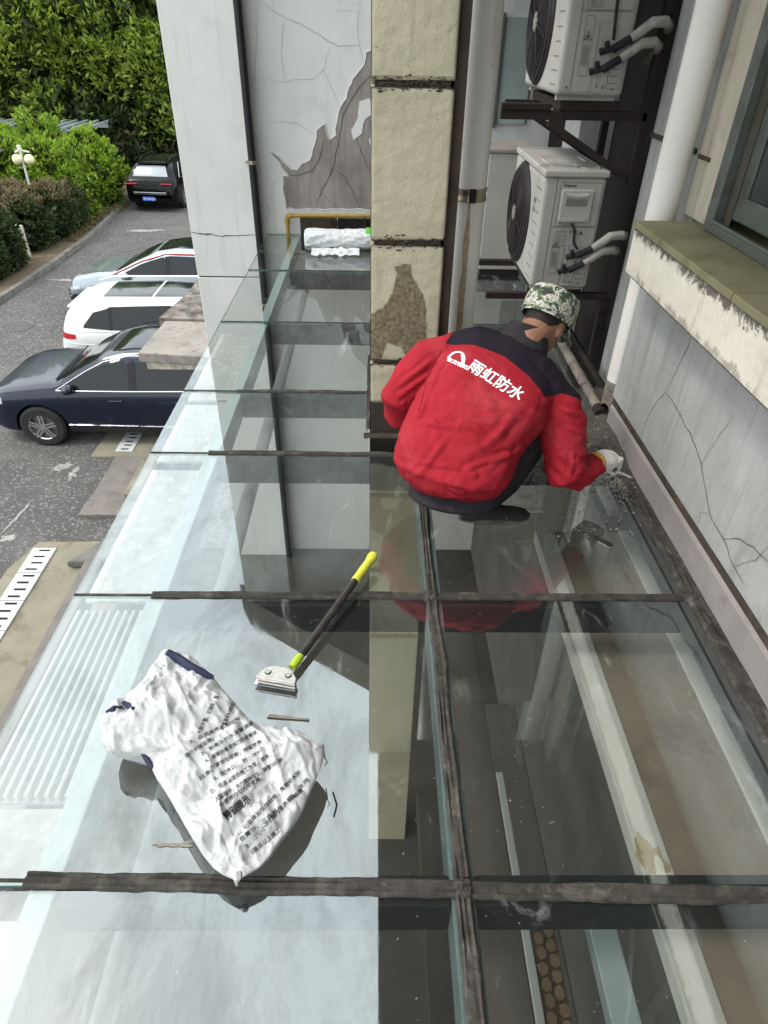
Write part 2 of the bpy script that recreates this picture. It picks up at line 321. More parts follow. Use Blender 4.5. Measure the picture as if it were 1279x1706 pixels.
def glassmat(name, tint=(.69,.70,.67), r0=.23, dust=.012, dirty=.5, dustcol=(.5,.53,.52)):
    m, t, b, L = newmat(name); t.nodes.remove(b)
    tr = t.nodes.new('ShaderNodeBsdfTransparent'); tr.inputs[0].default_value = (*tint, 1)
    gl = t.nodes.new('ShaderNodeBsdfGlossy'); gl.inputs['Roughness'].default_value = .015; gl.inputs[0].default_value = (.93,1,1,1)
    df = t.nodes.new('ShaderNodeBsdfDiffuse'); df.inputs[0].default_value = (*dustcol, 1)
    lw = t.nodes.new('ShaderNodeLayerWeight'); lw.inputs['Blend'].default_value = .5
    sq = math2(t, 'POWER', lw.outputs['Facing'], 3.0)
    fac = math2(t, 'ADD', math2(t, 'MULTIPLY', sq, .25), r0)
    vq = coord(t, (1.6, .8, 1)); smg = mapr(t, nz(t, vq, 2.4, 9, .72, .5), .46, .66, 1, .62); wipe = mapr(t, nz(t, coord(t,(7,.8,1)), 1.6, 8, .7, .6), .55, .75, 1, .82); fac = math2(t, 'MULTIPLY', fac, math2(t, 'MULTIPLY', smg, wipe))
    L.new(mapr(t, nz(t, vq, 3.1, 7, .7, 1), .5, .75, .012, .10), gl.inputs['Roughness'])
    m1 = t.nodes.new('ShaderNodeMixShader'); L.new(fac, m1.inputs[0]); L.new(tr.outputs[0], m1.inputs[1]); L.new(gl.outputs[0], m1.inputs[2])
    v = coord(t); vs = coord(t, (3, 1.1, 1)); vr = coord(t, (1.2, 9, 1))
    smear = mapr(t, nz(t, vs, 2.2, 10, .72, 1.4), .56, .74, 0, dirty)
    scr = mapr(t, nz(t, vr, 5, 8, .7, 2.5), .64, .72, 0, dirty*.7)
    film = mapr(t, nz(t, v, .9, 5, .6), .3, .75, dust*.4, dust*1.7)
    spots = mapr(t, nz(t, v, 110, 2, .5), .71, .76, 0, .35)
    d = math2(t, 'MAXIMUM', math2(t, 'ADD', film, math2(t, 'MULTIPLY', smear, mapr(t, nz(t, v, 1.7, 3), .45, .62))), math2(t, 'MAXIMUM', spots, math2(t, 'MULTIPLY', scr, mapr(t, nz(t, v, 2.6, 3), .5, .6))))
    m2 = t.nodes.new('ShaderNodeMixShader'); L.new(d, m2.inputs[0]); L.new(m1.outputs[0], m2.inputs[1]); L.new(df.outputs[0], m2.inputs[2])
    L.new(m2.outputs[0], t.nodes['Material Output'].inputs[0])
    bp = t.nodes.new('ShaderNodeBump'); bp.inputs['Strength'].default_value = .02; bp.inputs['Distance'].default_value = .002
    L.new(nz(t, v, 6, 3), bp.inputs['Height']); L.new(bp.outputs[0], gl.inputs['Normal'])
    return m
MT['glass'] = glassmat('roof_glass')
MT['glassback'], _t, _b, _L = newmat('glass_underside'); _t.nodes.remove(_b)
_tr = _t.nodes.new('ShaderNodeBsdfTransparent'); _L.new(_tr.outputs[0], _t.nodes['Material Output'].inputs[0])
MT['glassedge'] = pbr('green_glass_edge', (.10,.25,.22), (.07,.18,.16), 6, .15, bmp=0)
# ---------------------------------------------------------------- structure: ground
GZ = -4.1
MB().box(-260, 60, -30, 300, GZ-.5, GZ).build('ground', MT['asphalt'])['kind'] = 'structure'
MB().prism([(-9.95,12),(-9.55,16),(-9.45,22.5),(-9.75,26),(-9.9,29.3),(-7.2,29.6),(-7.2,34),(-60,34),(-60,12)], GZ+.004, GZ+.1).build('planted_verge', MT['soil'])['kind'] = 'structure'
MB().prism([(-260,34.02),(58,34.02),(58,290),(-260,290)], GZ+.004, GZ+.12).build('garden_ground', MT['soil'])['kind'] = 'structure'
kb = empty('road_kerb', (-9.6,20,GZ), 'low grey stone kerb curving along the hedges on the left of the road', 'kerb')
kp = [(-9.9,12.0),(-9.5,16.0),(-9.38,19.5),(-9.4,22.5),(-9.6,25),(-9.8,27.2),(-9.85,29.2)]
def interp_path(P, step):
    out = []
    for a, b in zip(P[:-1], P[1:]):
        n = max(1, int((Vector(b)-Vector(a)).length/step)); out += [Vector(a).lerp(Vector(b), i/n) for i in range(n)]
    return out + [Vector(P[-1])]
kpp = interp_path([(x,y,0) for x,y in kp], .9)
for a, b in zip(kpp[:-1], kpp[1:]):
    d = (b-a).normalized(); n_ = Vector((-d.y, d.x, 0)); c = (a+b)/2 + Vector((random.uniform(-.01,.01),0,GZ+.075+random.uniform(-.01,.01)))
    MB().obox(c, d*((b-a).length/2-.008), n_*.075, Vector((0,0,.08))).build('kerb_stone', MT['kerb'], kb, bevel=.012)
# gutter, drain covers, paving by the porch
MB().prism([(-4.78,3.0),(-4.72,6.4),(-4.55,6.95),(-3.7,6.97),(-3.55,3.0)], GZ+.003, GZ+.02).build('gutter_pavement', MT['gutter'])['kind'] = 'structure'
MB().prism([(-4.62,9.15),(-4.55,13.5),(-2.2,13.5),(-2.2,9.15)], GZ+.003, GZ+.03).build('apron_pavement', MT['gutter'])['kind'] = 'structure'
MB().box(-4.22, -2.4, 7.52, 7.86, GZ+.003, GZ+.06).build('step_pavement', MT['paving'])['kind'] = 'structure'
MB().box(-4.2, -2.6, 7.87, 9.12, GZ+.003, GZ+.045).build('side_pavement', MT['paving'])['kind'] = 'structure'
dr = empty('drain_channel_cover', (-4.4,6,GZ), 'row of pale concrete drain covers with black slots set in the stained gutter', 'drain cover')
def cover(par, x0, x1, y0, y1):
    c = MB().box(x0+.006, x1-.006, y0+.006, y1-.006, GZ+.01, GZ+.045+random.uniform(-.004,.004)).build('cover_slab', MT['cover'], par, bevel=.006)
    for k in range(4):
        yy = y0 + (k+.5)*(y1-y0)/4; s = MB().box(x0+.09+.02*(k%2), x1-.09+.02*(k%2), yy-.014, yy+.014, GZ+.044, GZ+.0505).build('slot', MT['slot'], None)
        s.parent = c; s.location = Vector((0,0,0)); 
        for v in s.data.vertices: v.co -= worldloc(par)
for k in range(5): cover(dr, -4.56, -4.24, 4.3+.5*k, 4.8+.5*k)
dr2 = empty('drain_channel_cover', (-4.3,9.8,GZ), 'short run of pale slotted drain covers half under the navy car', 'drain cover')
for k in range(4): cover(dr2, -4.28, -3.98, 9.3+.5*k, 9.8+.5*k)
kb2 = empty('drain_kerb', (-3.6,8,GZ), 'mossy broken concrete drain surround with a dark trench beside the porch wall', 'kerb')
MB().box(-3.68, -3.45, 7.90, 9.05, GZ+.05, GZ+.16).build('kerb_side', MT['gutter'], kb2, bevel=.02)
MB().box(-3.44, -2.7, 7.90, 8.12, GZ+.05, GZ+.16).build('kerb_end', MT['gutter'], kb2, bevel=.02)
MB().box(-3.44, -2.7, 8.13, 9.05, GZ+.047, GZ+.06).build('trench_bottom', MT['slot'], kb2)
MB().box(-3.55, -2.9, 9.16, 9.5, GZ+.035, GZ+.18).build('kerb_block', MT['kerb'], kb2, bevel=.015)
pw = empty('drain_wall', (-3.6,5,GZ), 'broken brown plaster edge and trench between the gutter and the glass roof', 'kerb')
MB().box(-3.72, -3.50, 2.5, 6.5, GZ+.02, GZ+.14).build('trench_lip', MT['paving'], pw, bevel=.02)
MB().box(-3.49, -3.2, 2.5, 6.5, GZ+.004, GZ+.03).build('trench_bottom', MT['slot'], pw)
MB().box(-3.19, -2.9, 2.5, 6.6, GZ+.004, GZ+.4).build('trench_wall', MT['paving'], pw, bevel=.02)
MB().prism([(-3.95,6.4),(-3.2,6.45),(-3.1,6.95),(-3.6,6.9)], GZ+.03, GZ+.15).build('broken_block', MT['kerb'], pw, bevel=.03)
for (x, y, r_) in ((-8.35,14.9,.36),(-7.9,21.6,.3)):
    e = empty('manhole_cover', (x,y,GZ), 'round iron manhole cover set in the asphalt ' + ('left of the white car' if y < 16 else 'beyond the silver grey car'), 'manhole cover', 'manhole covers')
    MB().lathe([(0,.012),(r_*.86,.012),(r_*.86,.004)], 32, (x,y,GZ)).build('lid', MT['manhole'], e)
    MB().lathe([(r_*.9,.003),(r_*.9,.014),(r_,.014),(r_,.003)], 32, (x,y,GZ)).build('ring', MT['kerb'], e)
def blob(cx, cy, rx, ry, ang, z0, z1, n=26, rough=.5, seed=0):
    out = []
    for k in range(n):
        a = 2*math.pi*k/n; r_ = 1 + rough*fbm((math.cos(a)*1.7+seed, math.sin(a)*1.7, seed*3.1), 4)
        x = rx*r_*math.cos(a); y = ry*r_*math.sin(a); out.append((cx+x*math.cos(ang)-y*math.sin(ang), cy+x*math.sin(ang)+y*math.cos(ang)))
    return MB().prism(out, z0, z1)
for i, (x,y,rx,ry,a) in enumerate([(-5.1,7.6,.03,.30,-.1),(-5.0,7.05,.12,.07,.3),(-4.95,8.9,.14,.09,.6),(-4.75,8.7,.07,.15,.2),(-7.3,17.2,.4,.1,.1),(-8.6,18.4,.35,.07,0),(-7.9,24,.6,.13,.2),(-9.0,13.0,.5,.2,.3)]):
    blob(x,y,rx,ry,a,GZ+.003,GZ+.005,seed=i+1,rough=.9).build('paint_smear', MT['paint'])['kind'] = 'structure'

# ---------------------------------------------------------------- the building we look from
def ribbon_poly(mb, pts, w, nrm, m=0, jitter=.35):
    """thin crack ribbon following 3D pts on a surface with normal nrm"""
    nrm = Vector(nrm); P = interp_path(pts, .03); vs = []
    for i, p in enumerate(P):
        d = (P[min(i+1,len(P)-1)]-P[max(i-1,0)]).normalized(); s = d.cross(nrm).normalized()
        j = .012*fbm((p.x*14+3, p.y*14, p.z*14), 4); ww = w*(1+jitter*fbm((p.x*40,p.y*40,p.z*40+9),3)*2)*(.4+.6*min(1, min(i, len(P)-1-i)/4))
        q = p + s*j + nrm*.0025
        vs += [q - s*ww/2, q + s*ww/2]
    mb.add(vs, [(2*i, 2*i+1, 2*i+3, 2*i+2) for i in range(len(P)-1)], m)
BW = empty('apartment_building', (1.2,2,0), 'grey plastered building wall rising on the right behind the glass roof with eaves above', 'building')
WX = 1.18
MB().box(WX, 2.4, -2.2, 2.93, .16, .80).build('wall', MT['greyplaster'], BW, bevel=.004)
MB().box(WX-.016, WX+.3, -3, 2.90, -.02, .135).build('skirting', MT['skirt'], BW, bevel=.012)
MB().box(WX-.006, WX+.3, -3, 2.9, .1355, .1595).build('skirting_gap', MT['groove'], BW)
MB().box(1.33, 2.4, 2.94, 3.60, -.6, 4.75).build('wall', MT['greyplaster'], BW, bevel=.01)
MT['recess'] = pbr('shade_black_recess_wall', (.022,.018,.017), (.014,.012,.011), 3, .95, bmp=.4)  # recess shade put into a near-black wall colour
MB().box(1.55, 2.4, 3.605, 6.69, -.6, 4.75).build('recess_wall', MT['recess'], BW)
MB().box(1.33, 1.5495, 4.9, 5.3, -.6, 4.75).build('recess_pier', MT['greyplaster'], BW)
MB().prism([(.52,3.06),(.52,6.69),(2.4,6.69),(2.4,3.06)], 2.25, 2.40).build('added_shade_slab', MT['soffit'], BW)  # added slab above the view, keeps skylight off the air conditioners
MB().box(1.322, 1.34, 3.05, 3.6, 1.205, 1.225).build('wall_groove', MT['groove'], BW)
MB().box(WX+.02, 2.4, 2.94, 3.0, .0, .80).build('wall_return', MT['greyplaster'], BW)
MB().box(1.30, 1.36, 2.66, 2.95, 1.0, 4.7).build('window_side_wall', MT['warmplaster'], BW)
MB().box(1.295, 1.31, 2.84, 2.95, 1.205, 1.22).build('wall_groove', MT['groove'], BW)
# window sill with tiles
sill = MB().box(1.05, 1.7, -2.2, 2.80, .80, .975).build('window_sill', MT['sillface'], BW, bevel=.004)
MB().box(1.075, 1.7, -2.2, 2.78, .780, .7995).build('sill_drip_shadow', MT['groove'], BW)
ys = [2.808, 2.50, 1.90, 1.30, .7, .1, -.5, -1.1, -1.7, -2.6]
for a, b in zip(ys[:-1], ys[1:]):
    o = MB().box(1.042, 1.62, b+.003, a-.003, .9755, 1.0+random.uniform(-.0015,.0015)).build('sill_tile', MT['silltop'], BW, bevel=.003)
# window: frame, sash, panes
wn = MB(); 
wf = MB().box(1.26, 1.30, 2.60, 2.665, 1.003, 3.2).box(1.26, 1.30, -2.6, 2.60, 1.003, 1.035).box(1.255,1.27,-2.6,2.6,1.0355,1.05).build('window', MT['alu'], BW, bevel=.004)
def sub(mb, name, mat, par, **k):
    """third-level piece: par is a part whose origin is its thing's origin"""
    return mb.build(name, mat, par, **k)
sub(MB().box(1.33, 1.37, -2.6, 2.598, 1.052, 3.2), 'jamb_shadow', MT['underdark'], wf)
sub(MB().box(1.31, 1.329, 2.50, 2.56, 1.06, 3.2).box(1.31,1.329,1.02,1.08,1.06,3.2).box(1.31, 1.329, 1.0805, 2.4995, 1.06, 1.14), 'sash', MT['alu'], wf, bevel=.004)
sub(MB().box(1.318, 1.323, 1.0805, 2.4995, 1.1405, 3.2), 'pane', MT['winglass'], wf)
sub(MB().box(1.31, 1.329, -2.5, .99, 1.06, 1.14), 'sash', MT['alu'], wf, bevel=.004)
sub(MB().box(1.318, 1.323, -2.5, .99, 1.1405, 3.2), 'pane', MT['winglass'], wf)
# upper floors: soffits seen mirrored in the glass
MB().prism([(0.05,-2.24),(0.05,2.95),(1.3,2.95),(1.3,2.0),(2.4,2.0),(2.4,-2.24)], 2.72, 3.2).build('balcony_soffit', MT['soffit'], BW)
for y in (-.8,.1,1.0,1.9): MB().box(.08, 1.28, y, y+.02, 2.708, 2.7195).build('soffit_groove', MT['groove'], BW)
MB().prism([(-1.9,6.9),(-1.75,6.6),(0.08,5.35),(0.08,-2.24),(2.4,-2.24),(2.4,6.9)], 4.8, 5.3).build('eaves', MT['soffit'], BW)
MB().box(1.38, 2.4, -3, 2.0, 3.2, 4.8).build('upper_wall', MT['plaster'], BW)
MB().box(.75, 9, -9, -2.25, GZ, 9).build('unseen_shade_block', MT['greyplaster'], BW)  # added unseen block behind the camera, darkens the faces turned toward it
MB().box(2.41, 9, -2.24, 7.29, GZ, 9).build('main_block', MT['greyplaster'], BW)
# cracks in the lower wall
ck = MB()
P = lambda y, z: (WX, y, z)
ribbon_poly(ck, [P(2.40,.44),P(2.25,.43),P(2.12,.41),P(1.99,.36),P(1.90,.30),P(1.82,.26),P(1.70,.24),P(1.60,.215),P(1.52,.20)], .0035, (-1,0,0))
ribbon_poly(ck, [P(1.70,.24),P(1.62,.30),P(1.55,.33),P(1.4,.36)], .003, (-1,0,0))
ribbon_poly(ck, [P(2.40,.44),P(2.46,.36),P(2.5,.25),P(2.5,.17)], .003, (-1,0,0))
ribbon_poly(ck, [P(2.40,.44),P(2.37,.55),P(2.33,.66),P(2.32,.78)], .0025, (-1,0,0))
ribbon_poly(ck, [P(1.82,.26),P(1.88,.22),P(1.86,.165)], .0025, (-1,0,0))
ribbon_poly(ck, [P(1.9,.6),P(1.95,.45),P(1.99,.36)], .002, (-1,0,0))
ribbon_poly(ck, [P(1.6,.215),P(1.52,.3),P(1.49,.42)], .002, (-1,0,0))
ck.build('crack', MT['crack'], BW)

# pier on the left and back wall
WP = empty('wall_pier', (-1.4,6.6,GZ), 'tall pale plastered pier standing left of the black pipe with a rusty stain', 'wall')
MB().box(-1.745, -1.12, 6.56, 7.3, -.375, 4.8).build('upper_pier', MT['plaster'], WP, bevel=.005)
MB().box(-1.745, -1.12, 6.56, 7.3, GZ, -.388).build('lower_pier', MT['plaster'], WP, bevel=.005)
MB().box(-1.735, -1.13, 6.575, 7.2, -.3875, -.3755).build('pier_joint', MT['crack'], WP)
ck = MB(); yy = 6.56
Q = lambda x, z: (x, yy, z)
ribbon_poly(ck, [Q(-1.745,.03),Q(-1.6,.02),Q(-1.45,.0),Q(-1.3,.015),Q(-1.13,.02)], .007, (0,-1,0))
ribbon_poly(ck, [Q(-1.745,.035),Q(-1.65,.02),Q(-1.55,.03)], .006, (0,-1,0))
ck.build('crack', MT['crack'], WP)
m, t, b, L = newmat('rust_stain'); v = coord(t)
vs_ = coord(t, (3,3,3)); fac = mapr(t, nz(t, v, 5, 7, .6, .5), .42, .62)
L.new(mixc(t, fac, (.55,.57,.55), (.60,.46,.25)), b.inputs['Base Color']); b.inputs['Roughness'].default_value = .9
MT['ruststain'] = m
st = MB()
def stain_poly(pts, y, d=.003):
    n = len(pts); return [(x, y-d, z) for x, z in pts]
def vpoly(mb, pts, y0, y1, m=0):
    """polygon in the xz plane given depth between y0 (front) and y1"""
    n = len(pts); a = sum(pts[i][0]*pts[(i+1)%n][1]-pts[(i+1)%n][0]*pts[i][1] for i in range(n))
    if a < 0: pts = pts[::-1]
    vs = [(x,y0,z) for x,z in pts] + [(x,y1,z) for x,z in pts]
    mb.add(vs, [tuple(range(n)), tuple(range(2*n-1,n-1,-1))] + [(i,n+i,n+(i+1)%n,(i+1)%n) for i in range(n)], m)
def wobble(pts, step, amp, seed=0):
    P = interp_path([(x,0,z) for x,z in pts]+[(pts[0][0],0,pts[0][1])], step)[:-1]
    return [(p.x+amp*fbm((p.x*9+seed,p.z*9,1),4), p.z+amp*fbm((p.x*9,p.z*9+seed,7),4)) for p in P]
BK = empty('back_wall', (0,6.7,0), 'pale cracked wall closing the far end of the glass roof with a brown patch of missing plaster', 'wall')
MB().box(-1.115, 2.4, 6.70, 7.3, GZ, 4.8).build('plaster_face', MT['plaster'], BK)
px_ = lambda px, py: (-.000+(px-628+.0057*(py-50))*1, 0)
# outline of the bare patch in metres (x, z) on the wall
patch = [(-.85,.225),(-.86,.40),(-.86,.50),(-.80,.50),(-.88,.61),(-.96,.70),(-.88,.66),(-.78,.56),(-.72,.55),(-.68,.60),(-.60,.63),(-.55,.76),(-.53,.87),(-.46,.92),(-.42,.80),(-.36,.84),(-.34,.98),(-.26,1.12),(-.20,1.27),(-.10,1.36),(-.09,1.45),(.0,1.48),(.3,1.5),(.3,.225)]
pm = MB(); vpoly(pm, wobble(patch, .04, .02), 6.694, 6.6995); pm.build('bare_patch', MT['brownpatch'], BK)
lp = MB(); lp.tube([(x, 6.6935, z) for x, z in wobble(patch, .04, .02)], [.0035+.0025*abs(fbm((i_*.7,0,3),3)) for i_ in range(len(wobble(patch, .04, .02)))], 6, closed=True); lp.build('peeling_edge', MT['plaster'], BK, smooth=True)
pm = MB(); vpoly(pm, wobble([(-.22,.88),(-.16,.98),(-.15,1.10),(-.06,1.12),(-.02,1.02),(-.09,.97),(-.13,.86),(-.2,.8)], .03, .01), 6.690, 6.6938); vpoly(pm, wobble([(-.03,.66),(-.06,.8),(-.01,.95),(.05,.95),(.05,.6)], .03, .01), 6.690, 6.6938)
pm.build('plaster_island', MT['plaster'], BK)
ck = MB(); yy = 6.70
for w, pts in [(.0042,[(-.96,1.78),(-.76,1.67),(-.62,1.63),(-.45,1.55),(-.32,1.48),(-.14,1.5)]),(.0035,[(-.96,1.78),(-1.0,1.5),(-1.03,1.3),(-1.05,1.15)]),(.003,[(-1.0,1.28),(-.86,1.22),(-.7,1.25),(-.55,1.25),(-.45,1.33),(-.38,1.48)]),
               (.003,[(-.76,1.67),(-.8,1.45),(-.79,1.25)]),(.003,[(-.45,1.33),(-.38,1.18),(-.32,1.05)]),(.0035,[(-.14,1.78),(-.16,1.6),(-.13,1.42),(-.1,1.33)]),(.003,[(-.96,.92),(-.82,.93),(-.7,.92),(-.55,.84)]),
               (.004,[(-.94,.35),(-.98,.28),(-.95,.44),(-.86,.5)]),(.0025,[(-1.03,.5),(-.94,.42)]),(.003,[(-.98,.28),(-.86,.27)]),(.003,[(-.34,1.72),(-.16,1.72)]),(.003,[(-.3,1.8),(-.3,1.72)]),(.003,[(-1.06,.3),(-1.0,.2),(-1.05,.1)])]:
    ribbon_poly(ck, [Q(x,z) for x,z in pts], w, (0,-1,0))
ck.build('plaster_crack', MT['crackpale'], BK)
ck = MB(); yy = 6.694
for w, pts in [(.008,[(-.04,1.3),(-.17,1.18),(-.29,1.0),(-.33,.8),(-.39,.58),(-.5,.38),(-.55,.28)]),(.007,[(-.83,.5),(-.7,.52),(-.58,.55),(-.5,.66),(-.47,.8)]),(.007,[(-.39,.58),(-.28,.5),(-.2,.36),(-.14,.23)]),(.005,[(-.2,.88),(-.08,.6),(.0,.5)]),(.005,[(-.5,.38),(-.42,.28)])]:
    ribbon_poly(ck, [Q(x,z) for x,z in pts], w, (0,-1,0))
ck.build('patch_crack', MT['crack'], BK)
for k in range(2):
    MB().box(-.72+.36*k, -.37+.36*k, 6.66, 6.695, -.0, .15).build('wall_block', MT['recess'] if k else MT['groove'], BK, bevel=.008)
# black drain pipe in the corner
bp_ = empty('black_pipe', (-1.10,6.53,GZ), 'thin black drainpipe running down the corner beside the pale pier', 'pipe')
MB().tube([(-1.10,6.53,GZ),(-1.10,6.53,4.8)], .034, 14).build('pipe_run', MT['blackpipe'], bp_, smooth=True)
MB().tube([(-1.10,6.53,.62),(-1.10,6.53,.65)], .041, 14).build('pipe_clip', MT['steel'], bp_, smooth=True)
MB().box(-1.16,-1.10,6.52,6.56,.628,.642).build('clip_tail', MT['steel'], bp_)
# yellow gas pipe
gp = empty('gas_pipe', (-.8,6.6,0), 'rusty yellow gas pipe bent along the foot of the stained back wall', 'pipe')
MB().tube([(-.835,6.62,-.5),(-.835,6.62,.13)], .017, 12).build('riser', MT['gaspipe'], gp, smooth=True)
MB().tube([(-.835,6.62,.10),(-.835,6.62,.15),(-.825,6.62,.17),(-.79,6.62,.178)], .024, 12).build('elbow', MT['gaspipe'], gp, smooth=True)
MB().tube([(-.79,6.62,.178),(.4,6.62,.19)], .016, 12).build('pipe_run', MT['gaspipe'], gp, smooth=True)
for x in (-.42,-.1): MB().tube([(x,6.62,.0),(x,6.62,.19)], .009, 8).build('pipe_support', MT['rust'], gp, smooth=True)

# ---------------------------------------------------------------- cream pillar in front
PL = empty('pillar', (.13,2.95,0), 'cream stuccoed pillar with black horizontal joints rising through the middle of the glass roof', 'pillar')
zs = [-.35, .372, .895, 1.445, 2.71]
def sdpoly(px_, py_, PL_):
    ins = False; dm = 9; n = len(PL_)
    for i in range(n):
        (x0,y0),(x1,y1) = PL_[i], PL_[(i+1)%n]
        if (y0 > py_) != (y1 > py_) and px_ < (x1-x0)*(py_-y0)/(y1-y0)+x0: ins = not ins
        dx, dy = x1-x0, y1-y0; t_ = max(0, min(1, ((px_-x0)*dx+(py_-y0)*dy)/(dx*dx+dy*dy+1e-12))); dm = min(dm, math.hypot(px_-x0-t_*dx, py_-y0-t_*dy))
    return dm if ins else -dm
DP = [(-.06,.36),(-.02,.60),(.03,.63),(.055,.66),(.08,.72),(.085,.77),(.075,.80),(.115,.815),(.155,.81),(.165,.76),(.195,.72),(.225,.65),(.235,.55),(.24,.45),(.25,.36),(.17,.36),(.12,.44),(.06,.46),(.03,.36)]
SP = [(-.1,-.4),(-.1,.17),(.06,.19),(.14,.23),(.2,.29),(.4,.33),(.4,-.4)]
for i, (a, b) in enumerate(zip(zs[:-1], zs[1:])):
    a += .011; b -= .011; mb = MB()
    mb.add([(-.02,2.82,a),(.285,2.82,a),(.285,3.06,a),(-.02,3.06,a),(-.02,2.82,b),(.285,2.82,b),(.285,3.06,b),(-.02,3.06,b)], [(0,3,2,1),(4,5,6,7),(1,2,6,5),(2,3,7,6),(3,0,4,7)])
    def ff(u, v):
        x = -.02+.305*u; z = a+(b-a)*v; e = min(u, 1-u)*.305; f = min(v, 1-v)*(b-a); d = min(e, f)
        return (x, 2.82+.006*math.exp(-d/.004)*(1 if 0 < u < 1 and 0 < v < 1 else 1.0)+ .0015*fbm((x*20,z*20,i),4), z)
    mb.grid(ff, 50, 90); o = mb.build('stucco_block', MT['cream'], PL)
    off_ = worldloc(PL)
    for nm, PG_, sc_ in (('damp', DP, .035), ('soot', SP, .06)):
        at = o.data.attributes.new(nm, 'FLOAT', 'POINT'); vals = []
        for v_ in o.data.vertices:
            x, z = v_.co.x+off_.x, v_.co.z+off_.z; dj = min(abs(z-a), abs(b-z))
            q = max(0, min(1, .5+sdpoly(x, z, PG_)/sc_)) if (nm == 'damp' or i == 0) else 0
            if nm == 'soot': q = max(q, .62*math.exp(-dj/.012) + .35*math.exp(-abs(x-.285)/.02))
            vals.append(q)
        at.data.foreach_set('value', vals)
MB().box(-.006, .272, 2.834, 3.05, -.3, 2.7).build('joint_core', MT['groove'], PL)
MB().box(.286, .332, 2.86, 3.02, -.3, 2.71).build('gap_shade_strip', pbr('brown_gap_shade', (.06,.045,.035), (.10,.075,.06), 6, .9), PL)  # dark strip painted in for the shaded gap between pillar and drainpipe
sm = MB()
for z in zs[1:4]:                                  # ragged black lips along the joints
    for k in range(110):
        x = random.uniform(-.015,.265); sm.ell((x, 2.8195, z+random.gauss(0,.012)), random.uniform(.002,.014), .0015, random.uniform(.0008,.004), 6)
o = sm.build('joint_grime', MT['groove'], PL); o['kind'] = 'stuff'

# ---------------------------------------------------------------- drainpipes
d1 = empty('drainpipe', (.42,3.15,0), 'white plastic drainpipe with rust runs under a steel clamp just right of the cream pillar', 'pipe', 'white drainpipes')
MB().tube([(.42,3.15,-.3),(.42,3.15,4.8)], .066, 28).build('pipe_run', MT['pvc'], d1, smooth=True)
MB().tube([(.42,3.15,1.0),(.42,3.15,1.012),(.42,3.15,1.018),(.42,3.15,1.034),(.42,3.15,1.04),(.42,3.15,1.052)], [.071,.071,.068,.068,.071,.071], 28).build('clamp', MT['steel'], d1, smooth=True)
MB().box(.405,.435,3.07,3.085,1.0,1.055).build('clamp_bolt', MT['rust'], d1, bevel=.003)
MB().box(.325,.357,3.13,3.16,1.015,1.04).build('clamp_tail', MT['rust'], d1)
def curved_stain(cx, cy, r_, a0, a1, z0, z1, seed):
    def fn(u, v):
        z = z0+(z1-z0)*v; w = 1 + .5*fbm((seed, z*9, u*2), 3); a = (a0+a1)/2 + (u-.5)*(a1-a0)*w*(.35+.65*math.sin(math.pi*min(.999,v*.9+.1))); a = R(a)
        return (cx+(r_+.0008)*math.cos(a), cy+(r_+.0008)*math.sin(a), z)
    return MB().grid(fn, 6, 40)
curved_stain(.42,3.15,.066,-112,-86,.35,1.0,1).build('rust_run', pbr('rust_run', (.34,.25,.12), (.5,.42,.3), 40, .6, bmp=0), d1, smooth=True)
d2 = empty('drainpipe', (1.22,2.99,0), 'white plastic drainpipe between the air conditioners and the window ending in a broken black foot', 'pipe', 'white drainpipes')
MB().tube([(1.22,2.99,.22),(1.22,2.99,4.8)], .062, 28).build('pipe_run', MT['pvc'], d2, smooth=True)
def brk(u, v):
    a = 2*math.pi*u; z = .22 - (.22-.05-.03*fbm((math.cos(a)*2,math.sin(a)*2,3),4)-.05*max(0,math.cos(a-R(200)))**3)*v
    return (1.22+.0625*math.cos(a), 2.99+.0625*math.sin(a), z)
MB().grid(brk, 40, 14).build('broken_foot', MT['pvcdirtyshade'], d2, smooth=True)
MB().box(1.285,1.33,2.95,2.99,.60,.64).build('pipe_bracket', MT['rust'], d2)
d3 = empty('floor_pipe', (1.15,3.8,.05), 'dirty white plastic pipe with shadow in its colour lying along the foot of the far wall toward the broken drainpipe', 'pipe')
MB().tube([(1.165,3.0,.035),(1.17,3.7,.04),(1.19,4.7,.05)], .028, 18).build('pipe_run', MT['pvcdirtyshade'], d3, smooth=True)
MB().tube([(1.25,3.15,.04),(1.27,4.7,.05)], .022, 12).build('thin_conduit', MT['rust'], d3, smooth=True)
MB().tube([(1.162,2.97,.035),(1.165,3.04,.035)], .033, 16).build('broken_collar', MT['rust'], d3, smooth=True)

# ---------------------------------------------------------------- glass roof
GR = empty('glass_roof', (0,2.5,0), 'glass canopy of large panes on a steel frame with smeared sealant joints', 'canopy')
J = [-.35, .70, 1.668, 2.62, 3.27, 4.32, 5.50, 6.68]
XL, XC, XR = -1.04, .215, 1.135
def pane(x0, x1, y0, y1):
    mb = MB(); z0, z1 = -.012, .0
    mb.box(x0, x1, y0, y1, z0, z1)
    mb.m = [1, 0, 2, 2, 2, 2]
    return mb.build('glass_pane', [MT['glass'], MT['glassback'], MT['glassedge']], GR)
for i in range(len(J)-1):
    a, b = J[i]+.006, J[i+1]-.006
    if i < 3:
        pane(XL, XC-.006, a, b); 
        pane(XC+.006, XR, a, b if i < 2 else 2.50)
    elif i == 3: pane(XL, -.028, a-.64*0, b); 
    if i == 3: pane(.335, 1.3, a, b)
    if i > 3:
        pane(XL, .3-.006, a, b); pane(.3+.006, 1.3, a, b)
